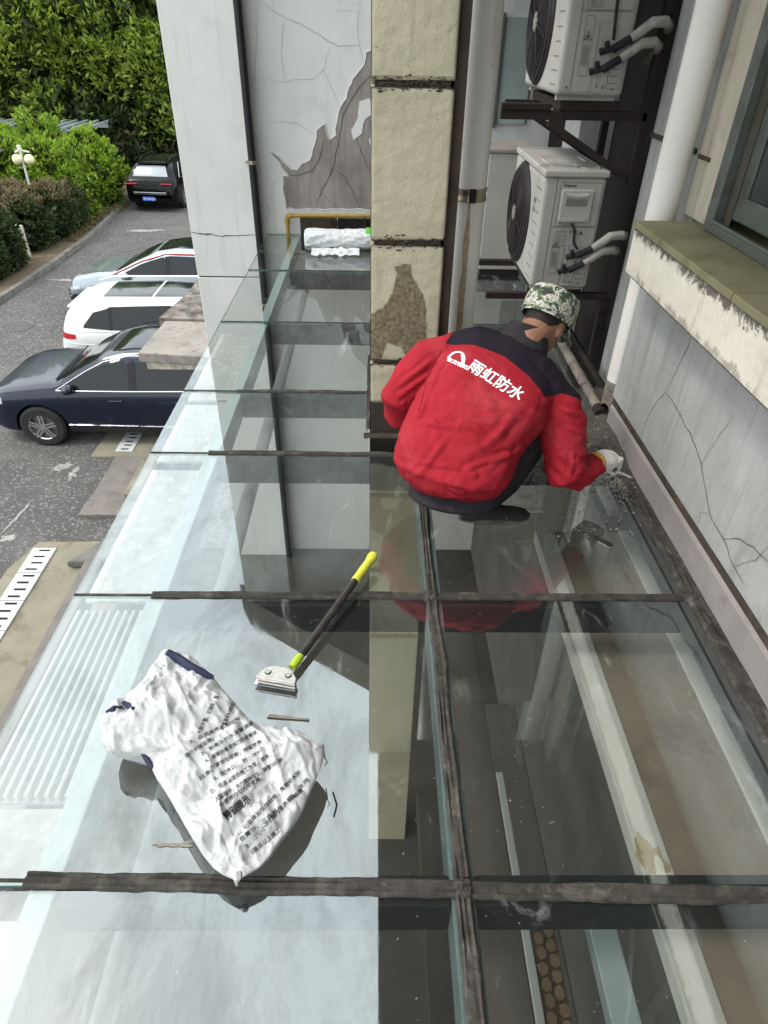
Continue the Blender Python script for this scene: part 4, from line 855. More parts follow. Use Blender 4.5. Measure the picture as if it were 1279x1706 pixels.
# resample rows evenly
ACC = [0]
for a, b in zip(rows[:-1], rows[1:]): ACC.append(ACC[-1] + (b[0]-a[0]) + .4*(abs(b[1]-a[1])+abs(b[2]-a[2])))
def rowat(v):
    s_ = v*ACC[-1]
    for i in range(len(ACC)-1):
        if s_ <= ACC[i+1] or i == len(ACC)-2:
            f = (s_-ACC[i])/(ACC[i+1]-ACC[i]); 
            y = rows[i][0]*(1-f)+rows[i+1][0]*f
            return RW[i][0].lerp(RW[i+1][0], f), RW[i][1].lerp(RW[i+1][1], f), y, rows[i][1]*(1-f)+rows[i+1][1]*f, rows[i][2]*(1-f)+rows[i+1][2]*f
nrm_s = Vector((0,-.09,1)).normalized()
def sackfn(front):
    def fn(u, v):
        a, b, py, pl, pr_ = rowat(v); p = a.lerp(b, u); px = pl+(pr_-pl)*u
        e = max(0, 1-(2*u-1)**2)**.5 * max(0, 1-(2*v-1)**4)**.5
        w = (b-a).length; q = p*1.0
        q2 = Vector((q.x, q.y, 0)); rid = 1-abs(noise.noise(Vector((q.x*16+4, q.y*13, 1))))*2
        rid2 = 1-abs(noise.noise(Vector((q.x*34+q.y*18, q.y*30, 5))))*2
        rid3 = noise.noise(Vector((q.x*90, q.y*90, 9)))
        fold = sstep(-1, 1, ((1252-.28*(px-170)) - py)/14.)   # flap above, hanging over the belly below
        diag = math.exp(-(((px-430)*.8+(py-1215)*.6)/18.)**2)*sstep(1180,1240,py)
        low = sstep(1262, 1400, py)
        wq = Vector((q.x, q.y, 0)); wq = wq + .02*Vector((noise.noise(wq*12), noise.noise(wq*12+Vector((5,5,5))), 0))
        F = lambda k, sx_, sz_: noise.voronoi(Vector((wq.x*k*sx_+k, wq.y*k*sz_, k)))[0][0]
        nn = lambda a, b_, k: abs(noise.noise(Vector((a, b_, k))))
        c1_, s1_ = .82, .57; a1, b1 = wq.x*c1_+wq.y*s1_, -wq.x*s1_+wq.y*c1_; a2, b2 = wq.x*.5-wq.y*.86, wq.x*.86+wq.y*.5
        cru = .042*nn(a1*4, b1*13, 1) - .034*nn(a2*5, b2*15, 4) + .020*nn(a1*22, b1*12, 8) - .016*nn(a2*26, b2*34, 2) + .012*F(8,1,1) + .006*nn(wq.x*60, wq.y*60, 3) + .010
        if front:
            th = .042*e*min(1, w/.3) + .028*fold*e + (cru-.02)*min(1, e*2) + .004*(rid2-.3)*min(1,e*2) - .018*diag*e + .018*math.exp(-((px-500)**2+(py-1262)**2)/900.)
            return q + nrm_s*th + Vector((0,0,.0))
        th = .105*e*min(1, w/.2)
        q = q - nrm_s*th + nrm_s*.006*rid
        q.z = max(q.z, .004)
        return q
    return fn
SK = empty('sack', (-.33,.85,0), 'crumpled white woven sack printed with Chinese instructions standing on the glass', 'sack')
m, t, b, L = newmat('woven_white_sack'); v = coord(t)
wv = t.nodes.new('ShaderNodeTexWave'); wv.inputs['Scale'].default_value = 260; wv.bands_direction = 'X'; L.new(v, wv.inputs[0])
wv2 = t.nodes.new('ShaderNodeTexWave'); wv2.inputs['Scale'].default_value = 260; wv2.bands_direction = 'Y'; L.new(v, wv2.inputs[0])
col = mixc(t, mapr(t, nz(t, v, 14, 10, .7), .45, .7), (.68,.68,.685), (.54,.54,.54)); col = mixc(t, mapr(t, nz(t, v, 7, 8, .7, 1), .60, .75), col, (.34,.33,.31))
L.new(col, b.inputs['Base Color']); b.inputs['Roughness'].default_value = .55
vo = t.nodes.new('ShaderNodeTexVoronoi'); vo.inputs['Scale'].default_value = 34; L.new(v, vo.inputs['Vector'])
h_ = math2(t, 'ADD', math2(t, 'MULTIPLY', vo.outputs['Distance'], .8), math2(t, 'ADD', math2(t, 'MULTIPLY', math2(t, 'ADD', wv.outputs['Fac'], wv2.outputs['Fac']), .12), nz(t, v, 45, 8, .75, 2.5)))
bump(t, b, h_, .7, .008); MT['sack'] = m
sb = MB(); NU, NV = 190, 210
sb.grid(sackfn(True), NU, NV); sb.grid(sackfn(False), 40, 60)
sack = sb.build('sack_body', MT['sack'], SK, smooth=True, angle=80)
sbvh = bvh_of(sack)
def on_sack(px, py, off=.003):
    h = sbvh.ray_cast(CAM, pxray(px, py).normalized()); return (h[0] if h[0] else on_plane(px, py)) - pxray(px, py).normalized()*off
tp = [on_sack(x, y, .0) for x, y in ((279,1088),(296,1098),(316,1112),(336,1122),(355,1131))]
MB().tube([Vector(p)+Vector((0,0,.004)) for p in tp], [.010,.014,.013,.012,.007], 8).build('rolled_hem', MT['navysack'], SK, smooth=True)
for pts in (((178,1186),(190,1180),(204,1178)), ((205,1170),(215,1176),(222,1180))):
    MB().tube([on_sack(x,y,.004) for x,y in pts], [.005,.008,.004], 7).build('blue_hem', MT['navysack'], SK, smooth=True)
MB().tube([on_sack(236,1254,-.01), on_sack(246,1266,.0), on_sack(254,1280,.0)], [.004,.008,.005], 7).build('dark_crease', MT['navysack'], SK, smooth=True)
MB().tube([on_sack(395,1452,.0), on_plane(395,1464), on_plane(393,1467)-Vector((0,0,.008)), on_plane(393,1468)-Vector((0,0,.018))], [.014,.010,.004,.003], 8).build('stitched_tail', MT['sack'], SK, smooth=True)
th_ = MB()
th_.tube([on_plane(538,1240),on_plane(541,1262)+Vector((0,0,.0)),on_plane(545,1270),on_plane(541,1275)], .0015, 5)
th_.build('loose_thread', MT['navysack'], SK, smooth=True)
o = MB().tube([(-.10,.935,.003),(-.088,.90,.003),(-.094,.87,.003)], .002, 5).build('thread', MT['navysack'], None, smooth=True); tag(o, 'short dark loose thread on the glass right of the sack', 'thread')
tx = MB()
def sack_text(body, x0, y0, x1, y1, size, heavy=0.):
    """print along the sack from one image-space guide point to another, laid on the cloth"""
    a = on_plane(x0, y0); b_ = on_plane(x1, y1); u = (b_-a).normalized(); v_ = nrm_s.cross(u).normalized()
    vs, fs = textmesh(body, size)
    if heavy: vs, fs = bold(vs, fs, heavy)
    wd = max(p.x for p in vs); k = (b_-a).length/wd
    n = (CAM-(a+b_)/2).normalized()
    project(tx, [Vector((p.x*k, p.y, 0)) for p in vs], fs, a, u, v_, sbvh, n, off=.0015)
for body, x0, y0, x1, y1, s_ in [
    ('大致平整、无明水，是', 334,1222, 364,1160, .019), ('2、基层对水泥砂浆、', 372,1216, 392,1170, .018),
    ('2、必须用界面剂进行', 318,1238, 400,1200, .018), ('进行封底处理。', 310,1262, 356,1232, .019), ('3、粉刷灰的水泥要调成', 338,1258, 422,1206, .019),
    ('4、用钢刮板或抹刀刮成膏状', 344,1270, 428,1222, .019), ('力求均匀平整，勿留交界', 352,1282, 436,1238, .019),
    ('过多。', 333,1300, 356,1284, .018), ('5、配合比： 粉：水=1：', 358,1300, 440,1250, .019), ('比、稠度以适合施工为宜，搅拌', 352,1322, 448,1262, .019),
    ('入容器中，大力搅拌均匀，静置10分钟', 362,1334, 470,1268, .019), ('分搅拌均匀后可使用。', 368,1344, 436,1298, .019),
    ('1、切忌掺加任何材料，角磨砂水刨', 398,1392, 500,1288, .018), ('自黄沙、三合板与木料粘接', 402,1402, 505,1318, .018), ('2、三小时用完，需一次用', 412,1414, 515,1300, .018), ('5摄氏以上施工', 420,1424, 468,1384, .018)]:
    sack_text(body, x0, y0, x1, y1, s_*.72, .0003)
sack_text('特别提示', 378, 1366, 418, 1334, .024, .0014)
tx.build('print', MT['ink'], SK)
o = blob(-.46,.80,.05,.006,.05,.0012,.0022,seed=9,rough=.9).build('sediment', MT['rubble']); tag(o, 'thin smear of grey sediment on the glass at the foot of the sack', 'dirt')

# ---------------------------------------------------------------- the crouching man
PM = empty('person', (.45,2.1,0), 'crouching worker in red jacket and camouflage cap scraping the corner with a gloved hand', 'person')
def loft(mb, secs, n=28):
    """secs: (centre, lateral, depth_dir, half_width, half_depth)"""
    vs = []; 
    for c, l, d, a, b_ in secs:
        c = Vector(c); l = Vector(l).normalized(); d = Vector(d); d = (d - l*d.dot(l)).normalized()
        for k in range(n):
            t_ = 2*math.pi*k/n; vs.append(c + l*a*math.copysign(abs(math.cos(t_))**.85, math.cos(t_)) + d*b_*math.copysign(abs(math.sin(t_))**.85, math.sin(t_)))
    N = len(secs); fs = [(i*n+k, i*n+(k+1)%n, (i+1)*n+(k+1)%n, (i+1)*n+k) for i in range(N-1) for k in range(n)]
    fs += [tuple(range(n-1,-1,-1)), tuple((N-1)*n+k for k in range(n))]
    mb.add(vs, fs)
def blobmesh(mb, name, mat, vox, par=PM, sm=4, smf=.5):
    o = mb.build(name, mat, par, fixn=False)
    r_ = o.modifiers.new('r', 'REMESH'); r_.mode = 'VOXEL'; r_.voxel_size = vox
    s_ = o.modifiers.new('s', 'SMOOTH'); s_.iterations = sm; s_.factor = smf
    return bake(o)
lat = Vector((.86,-.50,-.16)); dep = Vector((-.42,-.60,.66))
jk = MB()
loft(jk, [((.300,2.065,.215),(1,-.34,-.05),(-.3,-1,.1),.165,.135),((.292,2.05,.25),(1,-.34,-.05),(-.3,-1,.2),.195,.165),((.292,2.045,.29),(1,-.36,-.08),(-.3,-1,.3),.218,.178),((.315,2.10,.36),(.95,-.40,-.1),(-.3,-1,.4),.228,.172),((.360,2.15,.43),lat,dep,.230,.160),((.42,2.20,.50),lat,dep,.238,.150),
          ((.462,2.27,.555),lat,dep,.228,.130),((.495,2.33,.60),lat,dep,.185,.105),((.535,2.37,.645),lat,dep,.10,.075)])
# left arm (out to the left, forearm forward) and right arm reaching to the corner
jk.tube([(.30,2.40,.585),(.22,2.41,.56),(.145,2.365,.49),(.095,2.34,.425),(.10,2.37,.36),(.17,2.45,.33),(.28,2.54,.32),(.36,2.6,.31)], [.085,.088,.082,.072,.070,.066,.058,.05], 18)
jk.tube([(.63,2.23,.52),(.685,2.20,.47),(.715,2.165,.40),(.725,2.12,.32),(.735,2.085,.245),(.79,2.10,.230),(.845,2.145,.232),(.883,2.185,.230)], [.080,.090,.090,.084,.072,.058,.048,.042], 18)
jk.tube([(.50,2.34,.60),(.40,2.40,.615),(.30,2.41,.59)], [.09,.085,.08], 16)
jk.tube([(.50,2.34,.60),(.60,2.26,.56),(.66,2.215,.50)], [.09,.09,.085], 16)
jacket = blobmesh(jk, 'jacket', MT['ink'], .0062, sm=11)
# folds
me = jacket.data; off = worldloc(jacket)
FOLDS = []
_n0 = (dep).normalized()
def fold(x0,y0,x1,y1,w,amp):
    a = _jb0.ray_cast(CAM, pxray(x0,y0).normalized())[0]; b_ = _jb0.ray_cast(CAM, pxray(x1,y1).normalized())[0]
    if a is not None and b_ is not None: FOLDS.append((a,b_,w*.85,amp*.85))
_jb0 = BVHTree.FromPolygons([v_.co+off for v_ in me.vertices], [tuple(p.vertices) for p in me.polygons])
for F in [(665,725,790,790,.014,.014),(668,760,770,822,.013,.012),(700,690,800,745,.018,.010),(770,705,850,745,.018,.014),(655,745,720,800,.012,.010),(700,705,760,712,.014,.010),(780,780,850,755,.012,.011),(690,800,860,795,.012,.010),(720,640,735,780,.02,.006),
          (850,700,815,740,.018,.010),(870,745,820,775,.013,.010),(760,660,860,690,.022,.009),(735,610,700,690,.014,.012),(720,600,668,640,.013,.010),(712,625,665,660,.012,.010),(700,650,672,672,.010,.009),
          (905,668,960,690,.012,.010),(900,690,965,720,.012,.009),(905,760,960,770,.011,.010),(930,745,985,762,.010,.008),(915,785,965,788,.010,.008),(955,755,950,792,.009,.008),(985,755,980,785,.008,.007),
          (750,815,830,820,.010,.009),(700,770,760,780,.012,.008),(885,700,875,760,.012,.012),(800,640,830,720,.025,.007),(745,730,700,790,.014,.007),(690,745,680,800,.012,.008)]: fold(*F)
def foldh(p):
    h = 0
    for a, b_, w_, am in FOLDS:
        ab = b_-a; t_ = max(0, min(1, (p-a).dot(ab)/ab.dot(ab))); q = p-(a+ab*t_) ; dd = q.length + .006*noise.noise(p*25)
        if dd < w_*3.5:
            ed = .35+.65*math.sin(math.pi*min(1,max(0,t_*.9+.05)))
            h += am*ed*(math.exp(-(dd/w_)**2) - .55*math.exp(-((dd-w_*1.7)/(w_*.8))**2))
    pr = Vector((p.x*.8+p.z*.6, p.y, p.z*.8-p.x*.6)); pr = pr + .02*noise.noise(p*9)*Vector((1,1,1))
    h += .012*noise.voronoi(Vector((pr.x*3.4, pr.y*5, pr.z*9)))[0][0] + .0045*noise.voronoi(Vector((pr.x*9+3, pr.y*12, pr.z*20)))[0][0] - .008
    # long diagonal drag folds across the back, tighter near the hem, elbow and armpit
    w1 = noise.noise(Vector((p.x*3.2, p.y*3, p.z*3)))
    s1 = math.sin((p.z*1.0+p.x*.55+.05*w1*4)*58 + 4*w1); hem = sstep(.45,.22,p.z)
    h += .0025*s1*hem*(.6+.8*w1)
    rid = 1-abs(noise.noise(Vector((p.x*5+p.z*3, p.y*5, p.z*9+2))))*2
    h += .004*(rid-.45)*(.55+.45*hem)
    rid2 = 1-abs(noise.noise(Vector((p.x*13, p.y*12, p.z*17+7))))*2
    h += .0015*(rid2-.4)
    arm = sstep(.64,.72,p.x); h += .0035*arm*math.sin(p.z*120+p.x*60+6*w1)
    return h
nl = [v.normal.copy() for v in me.vertices]
for v_, n_ in zip(me.vertices, nl):
    p = v_.co + off; v_.co = v_.co + n_*foldh(p)
me.update()
# two-colour cloth: dark yoke over the shoulders, red below; seam follows the shoulder blades
m, t, b, L = newmat('work_jacket_cloth'); g = t.nodes.new('ShaderNodeNewGeometry'); v = g.outputs['Position']
def lin(t, vec, k, c0):
    d_ = t.nodes.new('ShaderNodeVectorMath'); d_.operation = 'DOT_PRODUCT'; d_.inputs[1].default_value = k; t.links.new(vec, d_.inputs[0])
    return math2(t, 'ADD', d_.outputs['Value'], c0)
at_ = t.nodes.new('ShaderNodeAttribute'); at_.attribute_name = 'yoke'; msk = math2(t, 'GREATER_THAN', at_.outputs['Fac'], 0.0)
red = mixc(t, mapr(t, nz(t, v, 7, 6), .3, .7), (.31,.015,.025), (.25,.011,.019)); red = mixc(t, mapr(t, nz(t, v, 5, 10, .75, .5), .52, .74, 0, .75), red, (.36,.05,.06))
dk = mixc(t, nz(t, v, 8, 5), (.011,.008,.013), (.018,.012,.020))
L.new(mixc(t, msk, red, dk), b.inputs['Base Color']); b.inputs['Roughness'].default_value = .78; b.inputs['Specular IOR Level'].default_value = .12
bump(t, b, math2(t, 'ADD', math2(t, 'MULTIPLY', nz(t, v, 500, 2), .2), nz(t, coord(t,(1,1,1.8)), 22, 8, .7, 1.6)), .5, .006)
MT['jacket'] = m; jacket.data.materials.clear(); jacket.data.materials.append(m)
jb = BVHTree.FromPolygons([v_.co+off for v_ in me.vertices], [tuple(p.vertices) for p in me.polygons])
_u = (lat).normalized(); _v = dep.cross(_u).normalized()
def flat2(p): return (p.dot(_u), p.dot(_v))
YP = []
for q in [(742,572),(790,575),(840,594),(880,626),(907,661),(935,655),(962,648)]:
    h = jb.ray_cast(CAM, pxray(*q).normalized())[0]
    if h is not None: YP.append(flat2(h))
s0 = 1 if _v.z > 0 else -1
YP = [(YP[0][0]-.03, YP[0][1]+.4*s0)] + YP + [(YP[-1][0]+.10, YP[-1][1]+.02*s0), (YP[-1][0]+.12, YP[-1][1]+.5*s0)]
def sdist(p, PL_):
    ins = False; dm = 9; n = len(PL_)
    for i in range(n):
        (x0,y0),(x1,y1) = PL_[i], PL_[(i+1)%n]
        if (y0 > p[1]) != (y1 > p[1]) and p[0] < (x1-x0)*(p[1]-y0)/(y1-y0)+x0: ins = not ins
        dx, dy = x1-x0, y1-y0; t_ = max(0, min(1, ((p[0]-x0)*dx+(p[1]-y0)*dy)/(dx*dx+dy*dy+1e-12))); dm = min(dm, math.hypot(p[0]-x0-t_*dx, p[1]-y0-t_*dy))
    return dm if ins else -dm
ya = me.attributes.new('yoke', 'FLOAT', 'POINT'); ya.data.foreach_set('value', [sdist(flat2(v_.co+off), YP) for v_ in me.vertices])
def on_jacket(px, py):
    d = pxray(px, py).normalized(); h = jb.ray_cast(CAM, d); return h[0], h[1]
# collar
cl = MB(); cc = Vector((.565,2.375,.655)); cax = Vector((.32,.42,.75)).normalized(); cu = lat.normalized(); cu = (cu-cax*cu.dot(cax)).normalized(); cv = cax.cross(cu)
cl.grid(lambda u, v: cc + (cu*math.cos(2*math.pi*u)*(.104-.028*v) + cv*math.sin(2*math.pi*u)*(.092-.024*v)) + cax*(-.02+.085*v+.012*math.sin(2*math.pi*u)), 40, 6)
cl.build('collar', MT['trousers'], PM, smooth=True)
# seams
sm_ = MB()
def seam(pts, r_=.0022):
    P = []
    for a, b_ in zip(pts[:-1], pts[1:]):
        for k in range(8):
            h, n_ = on_jacket(a[0]+(b_[0]-a[0])*k/8, a[1]+(b_[1]-a[1])*k/8)
            if h is not None: P.append(h + n_*.0005)
    if len(P) > 2: sm_.tube(P, r_, 5)
MT['redseam'] = pbr('red_seam', (.26,.010,.02), (.2,.01,.016), 20, .8, bmp=0)
seam([(735,585),(718,612),(706,650),(696,690)]); seam([(905,672),(890,700),(884,740),(880,768)]); seam([(672,790),(700,812),(735,828),(775,826),(815,800)])
sm_.build('seam', MT['redseam'], PM, smooth=True)
# print on the back
tp_ = MB()
def back_text(body, x0, y0, x1, y1, size, heavy, slant=.0, stretch=1.0):
    a, _ = on_jacket(x0, y0); b_, _ = on_jacket(x1, y1)
    if a is None or b_ is None: return
    n = (CAM-(a+b_)/2).normalized(); u = (b_-a); k0 = u.length; u.normalize(); u = (u-n*u.dot(n)).normalized(); v_ = n.cross(u).normalized()
    vs, fs = textmesh(body, size); vs, fs = bold(vs, fs, heavy); wd = max(p.x for p in vs); k = k0/wd
    project(tp_, [Vector((p.x*k+slant*p.y, p.y*stretch, 0)) for p in vs], fs, a, u, v_, jb, n, off=.0025)
back_text('雨虹防水', 776, 613, 860, 665, .052, .0018, .18)
back_text('东方雨虹', 743, 600, 767, 611, .016, .0012, .1)
a, _ = on_jacket(743, 598); b_, _ = on_jacket(775, 612)
n = (CAM-a).normalized(); u = (b_-a).normalized(); u = (u-n*u.dot(n)).normalized(); vv_ = n.cross(u).normalized()
def arch(r0x, r0y, r1x, r1y, a0, a1, cx0, lean):
    N = 18; vs = []
    for k in range(N+1):
        t_ = R(a0+(a1-a0)*k/N)
        for rx_, ry_ in ((r0x,r0y),(r1x,r1y)):
            x = cx0+rx_*math.cos(t_); y = ry_*math.sin(t_); vs.append(Vector((x+lean*y, y, 0)))
    return vs, [(2*k,2*k+1,2*k+3,2*k+2) for k in range(N)]
for args in ((.010,.018,.013,.022,0,80,.045,.1),(.016,.026,.020,.031,-4,88,.041,.1),(.023,.034,.029,.041,-6,95,.037,.1),(.028,.036,.035,.041,95,180,.037,.1)):
    vs, fs = arch(*args); project(tp_, vs, fs, a + vv_*.004, u, vv_, jb, n, off=.0025)
tp_.build('print', MT['whiteink'], PM)
# trousers and legs
tr_ = MB()
loft(tr_, [((.37,2.10,.30),(1,-.3,0),(-.3,-1,.1),.15,.11),((.33,2.07,.22),(1,-.3,0),(-.3,-1,.1),.18,.14),((.305,2.045,.18),(1,-.3,0),(-.3,-1,.1),.175,.15),((.30,2.055,.14),(1,-.3,0),(-.3,-1,.1),.12,.10)])
tr_.tube([(.40,2.07,.20),(.50,2.12,.25),(.585,2.20,.33),(.63,2.26,.36),(.60,2.22,.28),(.52,2.16,.16),(.44,2.13,.08)], [.10,.095,.085,.075,.072,.065,.055], 16)
tr_.tube([(.33,2.10,.20),(.36,2.28,.28),(.40,2.44,.34),(.42,2.50,.34),(.40,2.46,.26),(.36,2.38,.14),(.33,2.32,.08)], [.10,.095,.085,.075,.072,.065,.055], 16)
blobmesh(tr_, 'trousers', MT['trousers'], .011)
# shoes
for nm, c, dr_ in (('shoe', (.485,2.125,0), Vector((1,.05,0))), ('shoe', (.40,2.34,0), Vector((.75,.65,0)))):
    dr_ = dr_.normalized(); sd_ = Vector((-dr_.y,dr_.x,0)); c = Vector(c); s1 = MB(); s2 = MB()
    sh = [(-.13,.030,.05),(-.11,.038,.075),(-.06,.038,.085),(0,.040,.075),(.05,.046,.055),(.10,.046,.045),(.135,.035,.036),(.15,.012,.026)]
    N = 16; vs = []
    for x, w, h in sh:
        for k in range(N):
            a_ = 2*math.pi*k/N; vs.append(c+dr_*x+sd_*(w*math.cos(a_))+Vector((0,0,.022+max(-.004,(h-.022)*math.sin(a_)))))
    fs = [(i*N+k,i*N+(k+1)%N,(i+1)*N+(k+1)%N,(i+1)*N+k) for i in range(len(sh)-1) for k in range(N)]+[tuple(range(N-1,-1,-1)),tuple((len(sh)-1)*N+k for k in range(N))]
    o = s1.add(vs, fs).build(nm, MT['shoe'], PM, smooth=True)
    out = []
    for k in range(28):
        a_ = 2*math.pi*k/28; xx = .148*math.cos(a_); ww = .045*(1+.12*math.cos(a_)); q = c+dr_*(xx+.008)+sd_*(ww*math.sin(a_)); out.append((q.x,q.y))
    s2.prism(out, .003, .024).build('sole', MT['sole'], o if False else PM, bevel=.003)
# head and body (one continuous skin mesh)
bd = MB(); hd_c = Vector((.655,2.445,.708)); fwd = Vector((.50,.62,-.60)).normalized(); upv = Vector((.30,.36,.88)); upv = (upv-fwd*upv.dot(fwd)).normalized(); rgt = fwd.cross(upv).normalized()
HM = Matrix((rgt, fwd, upv)).transposed()
bd.ell(hd_c, .074, .094, .10, 24, M_=HM)
bd.ell(hd_c+fwd*.035-upv*.055, .056, .062, .062, 20, M_=HM)
bd.ell(hd_c+fwd*.078-upv*.092, .026, .022, .020, 14, M_=HM)
bd.ell(hd_c+fwd*.096-upv*.030, .012, .020, .022, 12, M_=HM)      # nose
bd.ell(hd_c+fwd*.085-upv*.068, .024, .012, .009, 12, M_=HM)      # mouth
for s_ in (-1,1):
    bd.ell(hd_c+rgt*.074*s_-upv*.018-fwd*.005, .011, .022, .034, 14, M_=HM)
    bd.ell(hd_c+rgt*.03*s_+fwd*.078-upv*.005, .020, .014, .010, 12, M_=HM)
bd.tube([hd_c-fwd*.03-upv*.03, hd_c-fwd*.075-upv*.10, (.53,2.34,.60), (.46,2.25,.50), (.40,2.14,.36), (.38,2.08,.22)], [.062,.058,.07,.12,.12,.12], 16)
bd.tube([(.60,2.26,.54),(.70,2.17,.40),(.72,2.10,.27),(.84,2.15,.225),(.90,2.21,.22)], [.045,.042,.036,.032,.026], 12)
bd.tube([(.34,2.38,.57),(.20,2.38,.53),(.11,2.36,.40),(.22,2.5,.33),(.38,2.62,.30)], [.045,.042,.036,.032,.026], 12)
blobmesh(bd, 'body', MT['skin'], .0045, sm=5)
hr = MB(); hr.grid(lambda u, v: hd_c - fwd*.006 + (rgt*math.cos(2*math.pi*u)*(.079) + fwd*math.sin(2*math.pi*u)*(.099))*(1 - .10*v) + upv*(.035-.075*v*(.35+.65*max(0, -math.sin(2*math.pi*u)))-.004), 40, 8)
hr.build('hair', MT['hair'], PM, smooth=True)
# cap
m, t, b, L = newmat('digital_camouflage'); tc = t.nodes.new('ShaderNodeTexCoord')
sn = t.nodes.new('ShaderNodeVectorMath'); sn.operation = 'SNAP'; sn.inputs[1].default_value = (.0052,.0052,.0052); L.new(tc.outputs['Object'], sn.inputs[0])
n1 = nz(t, sn.outputs[0], 26, 2, .6); 
c_ = ramp(t, n1, [(0,(.03,.035,.028)),(.40,(.075,.11,.055)),(.48,(.42,.42,.37)),(.545,(.26,.20,.13)),(.585,(.42,.42,.38)),(.64,(.07,.09,.06))], const=True)
n2 = nz(t, sn.outputs[0], 75, 1, .5); c_ = mixc(t, math2(t, 'GREATER_THAN', n2, .63), c_, (.02,.022,.022))
L.new(c_, b.inputs['Base Color']); b.inputs['Roughness'].default_value = .9; bump(t, b, nz(t, tc.outputs['Object'], 40, 5), .4, .005); MT['camo'] = m
cp = MB(); cb = hd_c + upv*.004 - fwd*.006
def capfn(u, v):
    a_ = 2*math.pi*u; k = 1+.03*fbm((math.cos(a_)*3,math.sin(a_)*3,v*5),3)
    if v < .6: rr = 1 + .04*math.sin(v/.6*math.pi); h = .094*v/.6
    else:
        w_ = (v-.6)/.4; rr = math.cos(w_*math.pi/2)**.55 if w_ < 1 else 0; h = .094+.022*math.sin(w_*math.pi/2)
    return cb + (rgt*math.cos(a_)*.097 + fwd*math.sin(a_)*.114)*rr*k + upv*h + fwd*.004
cp.grid(capfn, 56, 26)
cap = cp.build('cap', MT['camo'], PM, smooth=True, angle=70)
vz = MB(); vz.grid(lambda u, v: cb + rgt*math.cos(R(20+140*u))*(.093+.012*v) + fwd*(math.sin(R(20+140*u))*(.110+.062*v*math.sin(math.pi*u)**.6)) + upv*(-.002-.022*v+.012*(1-abs(2*u-1))*(1-v)), 24, 8)
o = vz.build('cap_visor', MT['camo'], PM, smooth=True); s_ = o.modifiers.new('s','SOLIDIFY'); s_.thickness = .004
MB().tube([cb+(rgt*math.cos(2*math.pi*k/40)*.0990+fwd*math.sin(2*math.pi*k/40)*.1165)+upv*.012 for k in range(40)], .0022, 5, closed=True).build('cap_band', MT['camo'], PM, smooth=True)
# gloved hand, closed over a small tool
gv = MB(); GK = 1.22; w0 = Vector((.893,2.205,.225)); gd = Vector((.66,.62,-.30)).normalized(); gs = Vector((.70,-.70,.0)).normalized(); gu = gs.cross(gd).normalized()
if gu.z < 0: gu = -gu
gv.tube([w0-gd*.02*GK, w0+gd*.015*GK, w0+gd*.045*GK, w0+gd*.085*GK], [.034*GK,.036*GK,.041*GK,.037*GK], 14)
for k, (o_, ln) in enumerate(((-.030,.036),(-.010,.042),(.010,.041),(.028,.034))):
    b0 = w0+(gd*.075+gs*o_+gu*.010)*GK
    gv.tube([b0, b0+(gd*ln*.8+gu*.004)*GK, b0+(gd*(ln*1.05)-gu*.022)*GK, b0+(gd*ln*.65-gu*.044)*GK, b0+(gd*.004-gu*.043)*GK], [.0125*GK,.0125*GK,.0115*GK,.0108*GK,.009*GK], 10)
gv.tube([w0+(gd*.03-gs*.032)*GK, w0+(gd*.062-gs*.046-gu*.008)*GK, w0+(gd*.095-gs*.034-gu*.02)*GK, w0+(gd*.112-gs*.015-gu*.024)*GK], [.015*GK,.0135*GK,.012*GK,.010*GK], 10)
m, t, b, L = newmat('knitted_cotton_glove'); v = coord(t); b.inputs['Roughness'].default_value = .95
wv = t.nodes.new('ShaderNodeTexWave'); wv.inputs['Scale'].default_value = 120; wv.inputs['Distortion'].default_value = 1; L.new(v, wv.inputs[0])
L.new(mixc(t, mapr(t, nz(t, v, 30, 8), .45, .75), (.74,.71,.64), (.52,.48,.42)), b.inputs['Base Color']); bump(t, b, wv.outputs['Fac'], .6, .003); MT['glove'] = m
blobmesh(gv, 'glove', MT['glove'], .0034, sm=2)
MB().tube([w0-gd*.036, w0-gd*.022], [.045,.045], 18).build('glove_cuff', pbr('mustard_cuff', (.45,.30,.08), (.38,.25,.06), 20, .9), PM, smooth=True)
tl = empty('chisel', (1.02,2.33,.05), 'small scraping chisel gripped in the gloved hand against the wall foot', 'tool')
MB().tube([w0+gd*.085-gu*.02+gs*.05, w0+gd*.085-gu*.02-gs*.055], .010, 12).build('tool_handle', MT['blackhandle'], tl, smooth=True)
MB().obox(w0+gd*.085-gu*.022+gs*.085, gs*.035, gd*.012, gu*.0015).build('tool_blade', MT['castmetal'], tl)
